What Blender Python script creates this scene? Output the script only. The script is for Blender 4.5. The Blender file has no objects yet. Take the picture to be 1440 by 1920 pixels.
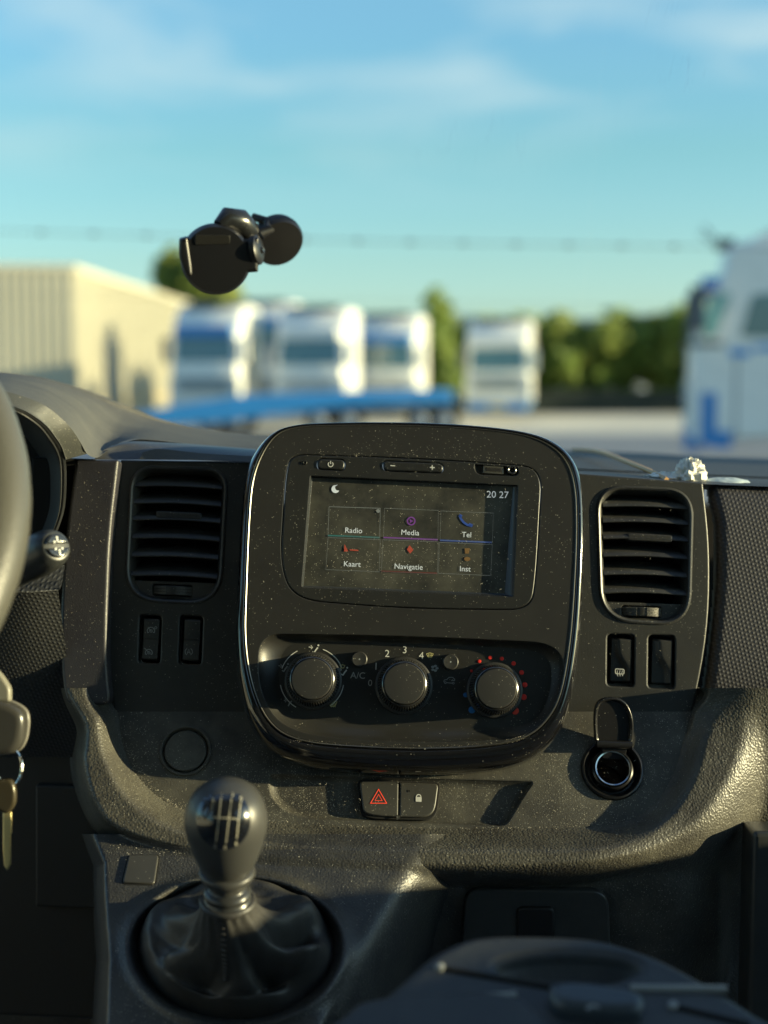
import bpy, math, random
import numpy as np
from math import sin, cos, tan, pi, radians as R, sqrt, atan
from mathutils import Vector as V, Matrix, Euler
from mathutils.geometry import delaunay_2d_cdt
random.seed(7); rng = np.random.default_rng(7)
SC = bpy.context.scene; COL = SC.collection

# ------------------------------------------------------------------ camera, sky, sun, exposure
F, CX, CY = 2784.0, 720.0, 960.0
PITCH = atan(270/F)
CAM = V((0, 0, 1.75))
cd = bpy.data.cameras.new('camera'); cam = bpy.data.objects.new('camera', cd); COL.objects.link(cam)
cam.location = CAM; cam.rotation_euler = (pi/2-PITCH, 0, 0)
cd.sensor_fit = 'HORIZONTAL'; cd.sensor_width = 25.96; cd.lens = 25.96*F/1440
cd.clip_start = 0.02; cd.clip_end = 6000
cd.dof.use_dof = True; cd.dof.focus_distance = 1.07; cd.dof.aperture_fstop = cd.lens/1000/0.0135
SC.camera = cam
SUN = V((0.975, -0.160, 0.150)).normalized()
ELEV = math.asin(SUN.z)
w = bpy.data.worlds.new('World'); SC.world = w; w.use_nodes = True
nt = w.node_tree; N = nt.nodes; L = nt.links; N.clear()
out = N.new('ShaderNodeOutputWorld'); bg = N.new('ShaderNodeBackground'); L.new(bg.outputs[0], out.inputs[0])
sky = N.new('ShaderNodeTexSky'); sky.sky_type = 'NISHITA'; sky.sun_disc = False
sky.sun_elevation = ELEV; sky.sun_rotation = math.atan2(SUN.x, SUN.y)
sky.altitude = 0; sky.air_density = 1.0; sky.dust_density = 0.6; sky.ozone_density = 2.0
tc = N.new('ShaderNodeTexCoord'); sep = N.new('ShaderNodeSeparateXYZ'); L.new(tc.outputs['Generated'], sep.inputs[0])
ramp = N.new('ShaderNodeValToRGB'); L.new(sep.outputs['Z'], ramp.inputs[0])
el = ramp.color_ramp.elements
el[0].position = 0.0; el[0].color = (0.84, 1.15, 1.62, 1)
el[1].position = 1.0; el[1].color = (0.65, 0.88, 1.3, 1)
e = el.new(0.04); e.color = (0.83, 1.14, 1.54, 1); e = el.new(0.07); e.color = (0.80, 1.07, 1.27, 1)
e = el.new(0.14); e.color = (0.74, 1.06, 1.09, 1); e = el.new(0.21); e.color = (0.84, 1.17, 1.25, 1); e = el.new(0.27); e.color = (0.98, 1.28, 1.34, 1)
tint = N.new('ShaderNodeMixRGB'); tint.blend_type = 'MULTIPLY'; tint.inputs[0].default_value = 1
L.new(sky.outputs[0], tint.inputs[1]); L.new(ramp.outputs[0], tint.inputs[2])
# thin cirrus
mp = N.new('ShaderNodeMapping'); mp.inputs['Scale'].default_value = (2.6, 2.6, 11.0); mp.inputs['Rotation'].default_value = (0, R(7), 0)
mp.inputs['Location'].default_value = (7.7, 1.0, 2.2)
L.new(tc.outputs['Generated'], mp.inputs[0])
nz = N.new('ShaderNodeTexNoise'); nz.inputs['Scale'].default_value = 1.7; nz.inputs['Detail'].default_value = 5; nz.inputs['Roughness'].default_value = 0.5
nz.inputs['Distortion'].default_value = 0.5; L.new(mp.outputs[0], nz.inputs['Vector'])
cr = N.new('ShaderNodeValToRGB'); cr.color_ramp.elements[0].position = 0.45; cr.color_ramp.elements[1].position = 0.74; cr.color_ramp.elements[1].color = (.8, .8, .8, 1)
L.new(nz.outputs[0], cr.inputs[0])
fade = N.new('ShaderNodeMapRange'); fade.inputs[1].default_value = 0.10; fade.inputs[2].default_value = 0.2; L.new(sep.outputs['Z'], fade.inputs[0])
cm = N.new('ShaderNodeMath'); cm.operation = 'MULTIPLY'; L.new(cr.outputs[0], cm.inputs[0]); L.new(fade.outputs[0], cm.inputs[1])
cmix = N.new('ShaderNodeMixRGB'); L.new(cm.outputs[0], cmix.inputs[0]); L.new(tint.outputs[0], cmix.inputs[1])
cmix.inputs[2].default_value = (3.1, 3.75, 3.9, 1)
L.new(cmix.outputs[0], bg.inputs[0]); bg.inputs[1].default_value = 0.10
sd = bpy.data.lights.new('sun', 'SUN'); sun = bpy.data.objects.new('sun', sd); COL.objects.link(sun)
sd.energy = 4.7; sd.angle = R(0.55); sd.color = (1.0, 0.84, 0.49)
sun.rotation_euler = SUN.to_track_quat('Z', 'Y').to_euler(); sun.location = (20, -5, 12)
vs = SC.view_settings; SC.display_settings.display_device = 'sRGB'
vs.view_transform = 'Standard'; vs.look = 'None'; vs.gamma = 1; vs.use_curve_mapping = False; vs.exposure = 1.2
cy = SC.cycles; cy.use_denoising = True; cy.max_bounces = 8; cy.transparent_max_bounces = 16
cy.diffuse_bounces = 4; cy.glossy_bounces = 4; cy.sample_clamp_indirect = 6; cy.caustics_reflective = False
SC.render.engine = 'CYCLES'

# ------------------------------------------------------------------ helpers
FWD = V((0, cos(PITCH), -sin(PITCH))); UPV = V((0, sin(PITCH), cos(PITCH)))
def ray(px, py): return V((1, 0, 0))*((px-CX)/F) + FWD + UPV*((CY-py)/F)
def at(px, py, Y):
    d = ray(px, py); return CAM + d*(Y/d.y)
def rays_np(px, py):
    X = (px-CX)/F; T = (CY-py)/F
    return np.stack([X, FWD.y+UPV.y*T, FWD.z+UPV.z*T], -1)
def at_np(px, py, Y):
    d = rays_np(px, py); return np.array(CAM) + d*(Y/d[..., 1])[..., None]
class Fr:
    """A plane in space: origin, right, up, outward normal."""
    def __init__(s, o, n, roll=0.0, u=None):
        s.o = V(o); s.n = V(n).normalized(); u = V(u) if u else V((cos(R(roll)), 0, -sin(R(roll))))
        s.v = s.n.cross(u).normalized(); s.u = s.v.cross(s.n).normalized()
    def uv(s, px, py, h=0.0):
        d = ray(px, py); t = ((s.o + s.n*h) - CAM).dot(s.n)/d.dot(s.n); p = CAM + d*t - s.o
        return (p.dot(s.u), p.dot(s.v))
    def w(s, uv, h=0.0): return s.o + s.u*uv[0] + s.v*uv[1] + s.n*h
    def P(s, pts, h=0.0): return [s.uv(p[0], p[1], h) for p in pts]
def plane(px, py, Y, tilt, roll=2.3, yaw=0):
    return Fr(at(px, py, Y), (sin(R(yaw))*cos(R(tilt)), -cos(R(yaw))*cos(R(tilt)), sin(R(tilt))), roll)
def plane_depth(fr, px, py):
    d = rays_np(px, py); n = np.array(fr.n); t = np.dot(np.array(fr.o)-np.array(CAM), n)/(d@n)
    return d[..., 1]*t

WL = {}
def wl(o): return WL.get(o.name, V((0, 0, 0))) if o else V((0, 0, 0))
def props(o, label=None, cat=None, group=None, kind=None):
    if label: o['label'] = label
    if cat: o['category'] = cat
    if group: o['group'] = group
    if kind: o['kind'] = kind
    return o
def empty(name, loc, **k):
    o = bpy.data.objects.new(name, None); COL.objects.link(o); o.location = loc; o.empty_display_size = 0.05
    WL[o.name] = V(loc); return props(o, **k)
def build(name, verts, faces, m, parent=None, smooth=35, **k):
    base = wl(parent)
    if parent is None and len(verts):
        vv = np.array([tuple(v) for v in verts]); base = V(((vv[:,0].min()+vv[:,0].max())/2, (vv[:,1].min()+vv[:,1].max())/2, vv[:,2].min()))
    me = bpy.data.meshes.new(name)
    me.from_pydata([tuple(V(v)-base) for v in verts], [], faces); me.validate(); me.update()
    if smooth is not None:
        me.shade_smooth()
        for p in me.polygons:
            if len(p.vertices) > 6: p.use_smooth = False
        if smooth < 180: me.set_sharp_from_angle(angle=R(smooth))
    me.materials.append(m)
    o = bpy.data.objects.new(name, me); COL.objects.link(o); o.parent = parent
    if parent is None: o.location = base
    WL[o.name] = base; return props(o, **k)
class M:
    def __init__(s): s.v = []; s.f = []
    def add(s, vs_, fs):
        b = len(s.v); s.v += [V(x) for x in vs_]; s.f += [tuple(b+i for i in f) for f in fs]
    def box(s, c, sz, rot=None):
        x, y, z = [q/2 for q in sz]; vs_ = [V((i*x, j*y, k*z)) for i in (-1,1) for j in (-1,1) for k in (-1,1)]
        if rot is not None: vs_ = [rot @ q for q in vs_]
        s.add([V(c)+q for q in vs_], [(0,1,3,2),(4,6,7,5),(0,4,5,1),(2,3,7,6),(0,2,6,4),(1,5,7,3)])
    def loft(s, fr, rows, cap0=False, cap1=True, closed=True):
        n = len(rows[0][0]); b = len(s.v)
        for uv, h in rows: s.v += [fr.w(p, h) for p in uv]
        for r in range(len(rows)-1):
            for i in range(n if closed else n-1):
                j = (i+1) % n; s.f.append((b+r*n+i, b+r*n+j, b+(r+1)*n+j, b+(r+1)*n+i))
        if cap0: s.f.append(tuple(b+i for i in range(n))[::-1])
        if cap1 and n <= 8: s.f.append(tuple(b+(len(rows)-1)*n+i for i in range(n)))
        elif cap1:
            k0 = len(s.v); P2 = [V(p) for p in rows[-1][0]]
            cv, ce, cf, *_ = delaunay_2d_cdt(P2, [(i, (i+1) % n) for i in range(n)], [], 0, 1e-7); s.v += [fr.w(p, rows[-1][1]) for p in cv]
            ct = np.array([tuple(sum((cv[i] for i in t), V((0, 0)))/len(t)) for t in cf]); ok = sdf(ct[:, 0], ct[:, 1], rows[-1][0]) < 0
            for t, g in zip(cf, ok):
                if g:
                    a, b_, c = [cv[i] for i in t[:3]]; s_ = (b_.x-a.x)*(c.y-a.y)-(b_.y-a.y)*(c.x-a.x); s.f.append(tuple(k0+i for i in (t if s_ > 0 else t[::-1])))
    def tube(s, pts, r, k=10, cap=True):
        pts = [V(p) for p in pts]; n = len(pts); rr = r if isinstance(r, (list, tuple)) else [r]*n
        b = len(s.v); ref = V((0.123, 0.2, 0.97))
        for i, p in enumerate(pts):
            t = (pts[min(i+1, n-1)]-pts[max(i-1, 0)]).normalized(); a = t.cross(ref).normalized(); c = t.cross(a)
            for j in range(k): s.v.append(p + a*(cos(2*pi*j/k)*rr[i]) + c*(sin(2*pi*j/k)*rr[i]))
        for i in range(n-1):
            for j in range(k): q = (j+1) % k; s.f.append((b+i*k+j, b+i*k+q, b+(i+1)*k+q, b+(i+1)*k+j))
        if cap: s.f.append(tuple(b+j for j in range(k))[::-1]); s.f.append(tuple(b+(n-1)*k+j for j in range(k)))
    def lathe(s, o, ax, prof, k=48, cap0=False, cap1=True, sx=1.0, uref=None):
        ax = V(ax).normalized(); u = (V(uref) if uref else V((1, 0, 0))); u = (u-ax*u.dot(ax)).normalized(); w_ = ax.cross(u); b = len(s.v)
        for r, t in prof:
            for j in range(k): a = 2*pi*j/k; s.v.append(V(o)+ax*t+u*(cos(a)*r)+w_*(sin(a)*r*sx))
        for i in range(len(prof)-1):
            for j in range(k): q = (j+1) % k; s.f.append((b+i*k+j, b+i*k+q, b+(i+1)*k+q, b+(i+1)*k+j))
        if cap0: s.f.append(tuple(b+j for j in range(k))[::-1])
        if cap1: s.f.append(tuple(b+(len(prof)-1)*k+j for j in range(k)))
    def go(s, name, m, parent=None, **k): return build(name, s.v, s.f, m, parent, **k)

def rp(pts, seg=6):
    """rounded polygon; pts (x, y, r)"""
    o = []; n = len(pts)
    for i in range(n):
        x, y, r = pts[i]; a = V(pts[i-1][:2])-V((x, y)); c = V(pts[(i+1) % n][:2])-V((x, y)); p = V((x, y))
        ra = min(r, a.length*.49); rc = min(r, c.length*.49); p0 = p+a.normalized()*ra; p1 = p+c.normalized()*rc
        for k in range(seg+1):
            t = k/seg; # blend of quadratic and circle-like
            q = p0*((1-t)**2)+p*(2*t*(1-t))+p1*(t*t); o.append((q.x, q.y))
    return o
def cr_(pts, n=6, closed=True):
    o = []; m = len(pts); P_ = [np.array(p, float) for p in pts]
    for i in range(m if closed else m-1):
        if closed: a, b, c, d = P_[i-1], P_[i], P_[(i+1) % m], P_[(i+2) % m]
        else: b, c = P_[i], P_[i+1]; a = P_[i-1] if i else 2*b-c; d = P_[i+2] if i+2 < m else 2*c-b
        for k in range(n):
            t = k/n; o.append(tuple(.5*((2*b)+(-a+c)*t+(2*a-5*b+4*c-d)*t*t+(-a+3*b-3*c+d)*t**3)))
    if not closed: o.append(tuple(P_[-1]))
    return o
def inset(uv, d):
    P_ = np.array(uv, float); n = len(P_)
    area = sum(P_[i-1][0]*P_[i][1]-P_[i][0]*P_[i-1][1] for i in range(n)); sg = 1 if area > 0 else -1
    a = P_-np.roll(P_, 1, 0); b = np.roll(P_, -1, 0)-P_
    def nm(e): l = np.hypot(e[:, 0], e[:, 1])+1e-12; return np.stack([-e[:, 1]/l, e[:, 0]/l], 1)
    na, nb = nm(a), nm(b); m_ = na+nb; l = np.hypot(m_[:, 0], m_[:, 1]); l[l < 1e-9] = 1; m_ = m_/l[:, None]
    k = np.clip(1/np.maximum((m_*nb).sum(1), .35), 1, 2.0)
    return [tuple(q) for q in P_+m_*(d*sg*k)[:, None]]
def bevrows(uv, h0, h1, b, n=4, b0=0):
    rows = [(uv, h0), (uv, h1-b)]
    for i in range(1, n+1):
        a = pi/2*i/n; rows.append((inset(uv, b*(1-cos(a))), h1-b+b*sin(a)))
    rows.append((inset(uv, b+0.0004), h1)); return rows
def slab(name, fr, uv, h0, h1, b, m, parent=None, n=4, **k):
    q = M(); q.loft(fr, bevrows(uv, h0, h1, b, n)); return q.go(name, m, parent, **k)
def plate(name, fr, outer, holes, h0, h, b, m, parent=None, wall=0.03, ch=0.0012, **k):
    """flat face with real openings; every opening gets chamfer and wall"""
    q = M(); rows = bevrows(outer, h0, h, b); q.loft(fr, rows, cap1=False)
    ring = rows[-1][0]; polys = [ring]+[inset(x, -ch) for x in holes]
    flat = [V(p) for pl in polys for p in pl]; edges = []; k0 = 0
    for pl in polys: m0 = len(pl); edges += [(k0+i, k0+(i+1) % m0) for i in range(m0)]; k0 += m0
    cv, ce, cf, *_ = delaunay_2d_cdt(flat, edges, [], 0, 1e-7); base = len(q.v)
    ct = np.array([tuple(sum((cv[i] for i in t), V((0, 0)))/len(t)) for t in cf]); ok = sdf(ct[:, 0], ct[:, 1], polys[0]) < 0
    for pl in polys[1:]: ok &= sdf(ct[:, 0], ct[:, 1], pl) > 0
    cf = [t for t, k in zip(cf, ok) if k]
    q.v += [fr.w(p, h) for p in cv]
    for t in cf:
        a, b_, c = [cv[i] for i in t[:3]]; s_ = (b_[0]-a[0])*(c[1]-a[1])-(b_[1]-a[1])*(c[0]-a[0])
        q.f.append(tuple(base+i for i in (t if s_ > 0 else t[::-1])))
    for x in holes:
        q.loft(fr, [(inset(x, -ch), h), (inset(x, -ch*.3), h-ch*.3), (x, h-ch), (x, h-wall)], cap1=False)
    return q.go(name, m, parent, **k)
def stroke(q, fr, pts, wd, h, px=True, closed=False, thick=0.00015, hp=None):
    uv = fr.P(pts, h if hp is None else hp) if px else pts
    P_ = [V(p) for p in uv]; n = len(P_); b = len(q.v)
    for i in range(n):
        if closed: t = P_[(i+1) % n]-P_[i-1]
        else: t = P_[min(i+1, n-1)]-P_[max(i-1, 0)]
        t = t.normalized() if t.length > 1e-9 else V((1, 0)); m_ = V((-t.y, t.x))*wd/2
        q.v += [fr.w(P_[i]+m_, h), fr.w(P_[i]-m_, h)]
    for i in range(n if closed else n-1):
        j = (i+1) % n; q.f.append((b+2*i, b+2*j, b+2*j+1, b+2*i+1))
def fill(q, fr, pts, h, px=True):
    uv = fr.P(pts, h) if px else pts; b = len(q.v); q.v += [fr.w(p, h) for p in uv]; q.f.append(tuple(range(b, b+len(uv))))
def circ(cx, cy_, r, n=32, a0=0, a1=2*pi, ry=None):
    ry = ry or r; full = abs(a1-a0-2*pi) < 1e-6
    return [(cx+r*cos(a0+(a1-a0)*i/(n if full else n-1)), cy_+ry*sin(a0+(a1-a0)*i/(n if full else n-1))) for i in range(n)]
def ccirc(fr, px, py, rpx, h=0, n=40, Yk=1.08):
    c = fr.uv(px, py, h); r = rpx*Yk/F; return circ(c[0], c[1], r, n)
def text(name, body, fr, px, py, size_px, m, parent, h=0.0004, Yk=1.08, sx=1.0):
    cu = bpy.data.curves.new(name, 'FONT'); cu.body = body; cu.size = size_px*Yk/F; cu.align_x = 'CENTER'; cu.align_y = 'CENTER'
    cu.resolution_u = 3; cu.materials.append(m)
    t_ = bpy.data.objects.new('lettering', cu); COL.objects.link(t_); bpy.context.view_layer.update()
    me = bpy.data.meshes.new_from_object(t_.evaluated_get(bpy.context.evaluated_depsgraph_get())); me.name = name
    bpy.data.objects.remove(t_); me.materials.clear(); me.materials.append(m)
    o = bpy.data.objects.new(name, me); COL.objects.link(o)
    p = fr.w(fr.uv(px, py, h), h); o.parent = parent; o.location = p-wl(parent)
    o.rotation_euler = Matrix((fr.u, fr.v, fr.n)).transposed().to_euler(); o.scale = (sx, 1, 1); return o
def patch(name, rows, m, parent=None, su=4, sv=4, **k):
    """smooth surface through rows of (px, py, Y)"""
    R1 = [cr_(r, su, False) for r in rows]; cols = list(zip(*R1)); C2 = [cr_(c, sv, False) for c in cols]
    rr = list(zip(*C2)); vs_ = [at(*p) for r in rr for p in r]; n = len(rr[0])
    fs = [(i*n+j, i*n+j+1, (i+1)*n+j+1, (i+1)*n+j) for i in range(len(rr)-1) for j in range(n-1)]
    return build(name, vs_, fs, m, parent, smooth=180, **k)
def sdf(px, py, poly):
    P_ = np.array(poly, float); d = np.full(px.shape, 1e9); ins = np.zeros(px.shape, bool); n = len(P_)
    for i in range(n):
        a, b = P_[i-1], P_[i]; e = b-a; wx, wy = px-a[0], py-a[1]; t = np.clip((wx*e[0]+wy*e[1])/(e@e+1e-12), 0, 1)
        d = np.minimum(d, np.hypot(wx-e[0]*t, wy-e[1]*t))
        c = (a[1] > py) != (b[1] > py); xi = a[0]+(py-a[1])*e[0]/(e[1] if abs(e[1]) > 1e-9 else 1e-9); ins ^= c & (px < xi)
    return np.where(ins, -d, d)
def ss(a, b, x): t = np.clip((x-a)/(b-a), 0, 1); return t*t*(3-2*t)
def smin(a, b, k): h = np.clip(.5+.5*(b-a)/k, 0, 1); return b*(1-h)+a*h-k*h*(1-h)
def grid(name, x0, x1, y0, y1, st, fn, m, parent=None, keep=None, **k):
    xs = np.arange(x0, x1+.1, st); ys = np.arange(y0, y1+.1, st); PX, PY = np.meshgrid(xs, ys)
    Y = fn(PX, PY); P_ = at_np(PX, PY, Y).reshape(-1, 3); nx, ny = len(xs), len(ys)
    base = np.array(wl(parent)); P_ = P_-base
    I = np.arange(nx*ny).reshape(ny, nx); q = np.stack([I[1:, :-1], I[1:, 1:], I[:-1, 1:], I[:-1, :-1]], -1).reshape(-1, 4)
    if keep is not None:
        kk = keep(PX, PY); ok = (kk[1:, :-1] & kk[1:, 1:] & kk[:-1, 1:] & kk[:-1, :-1]).reshape(-1); q = q[ok]
    me = bpy.data.meshes.new(name); me.vertices.add(len(P_)); me.vertices.foreach_set('co', P_.ravel().astype(np.float32))
    me.loops.add(q.size); me.loops.foreach_set('vertex_index', q.ravel().astype(np.int32))
    me.polygons.add(len(q)); me.polygons.foreach_set('loop_start', (np.arange(len(q))*4).astype(np.int32))
    me.update(calc_edges=True); me.validate(); me.shade_smooth(); me.materials.append(m)
    o = bpy.data.objects.new(name, me); COL.objects.link(o); o.parent = parent; WL[o.name] = V(base); return props(o, **k)
def copy_tree(o, parent=None):
    c = o.copy(); COL.objects.link(c); c.parent = parent
    for ch in list(o.children): copy_tree(ch, c)
    return c

# ------------------------------------------------------------------ materials
MC = {}
def mat(name, base, rough=.5, metal=0, spec=.5, grain=None, dust=0, film=0, coat=0, emit=None, alpha=1, var=0, vs_scale=3, wear=0, coarse=1.0):
    if name in MC: return MC[name]
    m = bpy.data.materials.new(name); m.use_nodes = True; t = m.node_tree; n = t.nodes; l = t.links; b = n['Principled BSDF']
    b.inputs['Base Color'].default_value = (*base, 1); b.inputs['Roughness'].default_value = rough; b.inputs['Metallic'].default_value = metal
    b.inputs['Specular IOR Level'].default_value = spec; b.inputs['Coat Weight'].default_value = coat; b.inputs['Coat Roughness'].default_value = .04
    if emit: b.inputs['Emission Color'].default_value = (*base, 1); b.inputs['Emission Strength'].default_value = emit
    co = n.new('ShaderNodeTexCoord').outputs['Object']; col = None; ro = None
    def tex(tp, sc, **kw):
        x = n.new(tp); x.inputs['Scale'].default_value = sc; l.new(kw.pop('vec', co), x.inputs['Vector'])
        for a, v in kw.items():
            if a in x.inputs: x.inputs[a].default_value = v
        return x
    def math_(op, a, b_=None, clamp=False):
        x = n.new('ShaderNodeMath'); x.operation = op; x.use_clamp = clamp
        for i, q in enumerate((a, b_)):
            if q is None: continue
            if isinstance(q, (int, float)): x.inputs[i].default_value = q
            else: l.new(q, x.inputs[i])
        return x.outputs[0]
    def mix(f, a, c):
        x = n.new('ShaderNodeMixRGB')
        for i, q in enumerate((f, a, c)):
            if isinstance(q, (int, float)): x.inputs[i].default_value = q
            elif isinstance(q, tuple): x.inputs[i].default_value = (*q, 1)
            else: l.new(q, x.inputs[i])
        return x.outputs[0]
    def rng_(x, a, c, d=0, e_=1):
        r = n.new('ShaderNodeMapRange'); l.new(x, r.inputs[0])
        for i, q in enumerate((a, c, d, e_)): r.inputs[i+1].default_value = q
        return r.outputs[0]
    cur = base
    if var:
        z = tex('ShaderNodeTexNoise', vs_scale, Detail=6.0, Roughness=.6)
        cur = mix(rng_(z.outputs[0], .3, .7), tuple(c*(1-var) for c in base), tuple(min(1, c*(1+var)) for c in base))
        ro = rng_(z.outputs[0], .3, .7, max(.02, rough-.08), min(1, rough+.1))
    if film or wear:
        z = tex('ShaderNodeTexNoise', 26, Detail=7.0, Roughness=.65)
        f = math_('MULTIPLY', rng_(z.outputs[0], .35, .75), max(film, wear)); cur = mix(f, cur, (.34, .325, .25))
    if dust:
        big = tex('ShaderNodeTexNoise', 16, Detail=4.0, Roughness=.6)
        dens = rng_(big.outputs[0], .42, .78, 0.03, .8)
        tot = None
        for sc, thr, gate in ((520, .12, .40), (900, .18, .45), (250, .05, .30)):
            vo = n.new('ShaderNodeTexVoronoi'); vo.inputs['Scale'].default_value = sc; vo.inputs['Randomness'].default_value = 1
            w_ = tex('ShaderNodeTexNoise', sc*1.7, Detail=1.0); ad = n.new('ShaderNodeMixRGB'); ad.blend_type = 'ADD'; ad.inputs[0].default_value = .0032*240/sc
            l.new(co, ad.inputs[1]); l.new(w_.outputs['Color'], ad.inputs[2]); l.new(ad.outputs[0], vo.inputs['Vector'])
            sp = rng_(vo.outputs['Distance'], thr, thr*1.7, 1, 0)
            s2 = n.new('ShaderNodeSeparateColor'); l.new(vo.outputs['Color'], s2.inputs[0])
            g = math_('LESS_THAN', s2.outputs[0], math_('MULTIPLY', dens, gate*dust))
            sp = math_('MULTIPLY', sp, g); sp = math_('MULTIPLY', sp, rng_(s2.outputs[1], 0, 1, .25, 1))
            tot = sp if tot is None else math_('MAXIMUM', tot, sp)
        cur = mix(tot, cur, (.44, .42, .34)); ro = math_('MAXIMUM', tot, ro if ro is not None else rough, True)
    if isinstance(cur, tuple): b.inputs['Base Color'].default_value = (*cur, 1)
    else: l.new(cur, b.inputs['Base Color'])
    if ro is not None: l.new(ro, b.inputs['Roughness'])
    if grain:
        bp = n.new('ShaderNodeBump'); kind, sc, st = grain
        if kind == 'leather':
            w_ = tex('ShaderNodeTexNoise', sc*.6, Detail=2.0); ad = n.new('ShaderNodeMixRGB'); ad.blend_type = 'ADD'; ad.inputs[0].default_value = .5/sc
            l.new(co, ad.inputs[1]); l.new(w_.outputs['Color'], ad.inputs[2])
            vo = n.new('ShaderNodeTexVoronoi'); vo.feature = 'SMOOTH_F1'; vo.inputs['Scale'].default_value = sc; l.new(ad.outputs[0], vo.inputs['Vector'])
            hgt = math_('SUBTRACT', 1, vo.outputs['Distance']); dist = .5/sc
        elif kind == 'fine':
            z = tex('ShaderNodeTexNoise', sc, Detail=3.0, Roughness=.7); hgt = z.outputs[0]; dist = .5/sc
        elif kind == 'weave':
            s3 = n.new('ShaderNodeSeparateXYZ'); l.new(co, s3.inputs[0])
            hgt = None
            for an in (R(12), R(132), R(252)):
                ph = math_('ADD', math_('MULTIPLY', s3.outputs[0], cos(an)*sc), math_('MULTIPLY', s3.outputs[2], sin(an)*sc)); cs = math_('COSINE', ph); hgt = cs if hgt is None else math_('ADD', hgt, cs)
            hgt = math_('MULTIPLY', hgt, .4); dist = .0008; hgt = math_('MAXIMUM', hgt, -.2); x = n.new('ShaderNodeMixRGB'); x.inputs[1].default_value = (*[c*.8 for c in base], 1); x.inputs[2].default_value = (*[c*1.25 for c in base], 1); l.new(rng_(hgt, -.2, .8), x.inputs[0]); l.new(x.outputs[0], b.inputs['Base Color'])
        elif kind == 'ribs':
            s3 = n.new('ShaderNodeSeparateXYZ'); l.new(co, s3.inputs[0]); hgt = math_('SINE', math_('MULTIPLY', s3.outputs[0], sc)); dist = .02
        bp.inputs['Distance'].default_value = dist; bp.inputs['Strength'].default_value = st; l.new(hgt, bp.inputs['Height']); l.new(bp.outputs[0], b.inputs['Normal'])
        if coat: l.new(bp.outputs[0], b.inputs['Coat Normal'])
    MC[name] = m; return m

BLK = mat('black_plastic', (.026, .026, .025), .42, dust=.8, film=.04, grain=('fine', 900, .25))
FAS = mat('fascia_plastic', (.021, .0205, .0195), .38, dust=.7, film=.02, grain=('fine', 1400, .2))
DUSTY = mat('dusty_plastic', (.034, .032, .029), .5, dust=3.2, film=.26, grain=('fine', 800, .4))
GRAIN = mat('grained_plastic', (.046, .043, .037), .43, grain=('leather', 640, .6), dust=1.7, film=.22)
GRAIN2 = mat('grained_console', (.032, .032, .033), .42, grain=('leather', 700, .4), dust=1.6, film=.14)
COLM = mat('column_trim', (.024, .0235, .031), .42, dust=.9, film=.04, grain=('fine', 900, .4))
COWL = mat('cowl_plastic', (.066, .065, .061), .7, spec=.35, grain=('fine', 600, .5), dust=.5, film=.12)
DARKTOP = mat('dash_top_plastic', (.024, .026, .030), .6, grain=('fine', 600, .4))
GLOSS = mat('piano_black', (.006, .006, .007), .08, coat=1, dust=.12)
PAD = mat('woven_pad', (.050, .048, .054), .55, grain=('weave', 2200, .3), film=.05)
VENT = mat('vent_plastic', (.028, .028, .029), .40, dust=1.1, film=.1)
DEEP = mat('deep_void', (.004, .004, .004), .9)
KNOB = mat('knob_rubber', (.030, .029, .027), .46, dust=.35)
RING = mat('knob_ring', (.10, .10, .10), .22, metal=.8)
PRINT = mat('white_print', (.62, .62, .58), .6)
PRINTD = mat('dim_print', (.30, .32, .32), .6)
PRINTY = mat('amber_print', (.55, .50, .22), .6)
REDP = mat('red_print', (.65, .05, .025), .5)
REDD = mat('red_dot', (.75, .03, .02), .5); BLUED = mat('blue_dot', (.02, .16, .45), .5)
CHROME = mat('chrome', (.55, .55, .52), .15, metal=1, var=.2, vs_scale=60)
LEATH = mat('gaiter_leather', (.036, .035, .034), .50, grain=('leather', 900, .35), film=.04)
KNOBM = mat('lever_knob', (.048, .048, .046), .38, grain=('fine', 900, .12))
KDISC = mat('knob_disc', (.006, .007, .010), .2, coat=1)
GOLDP = mat('shift_print', (.36, .34, .27), .5)
WHEELM = mat('wheel_leather', (.075, .073, .062), .40, grain=('leather', 700, .35))
BLUEG = mat('seatback_plastic', (.028, .033, .040), .5, grain=('leather', 500, .3), wear=.07)
CAMB = mat('dashcam_plastic', (.008, .008, .009), .35)
CAMG = mat('dashcam_glass', (.02, .019, .016), .2)
SCREEN = mat('display_glass', (.032, .033, .031), .22, dust=1.0, film=.24)
def em(name, c, s): return mat(name, c, .5, emit=s)
UIW = em('screen_white', (.40, .43, .42), .30); UIT = em('screen_teal', (.02, .13, .13), .06); UIP = em('screen_purple', (.15, .04, .24), .08)
UIB = em('screen_blue', (.02, .06, .26), .10); UIR = em('screen_red', (.38, .06, .035), .05); UIO = em('screen_brown', (.16, .09, .03), .06); UIL = em('screen_line', (.12, .13, .12), .25)

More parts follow.
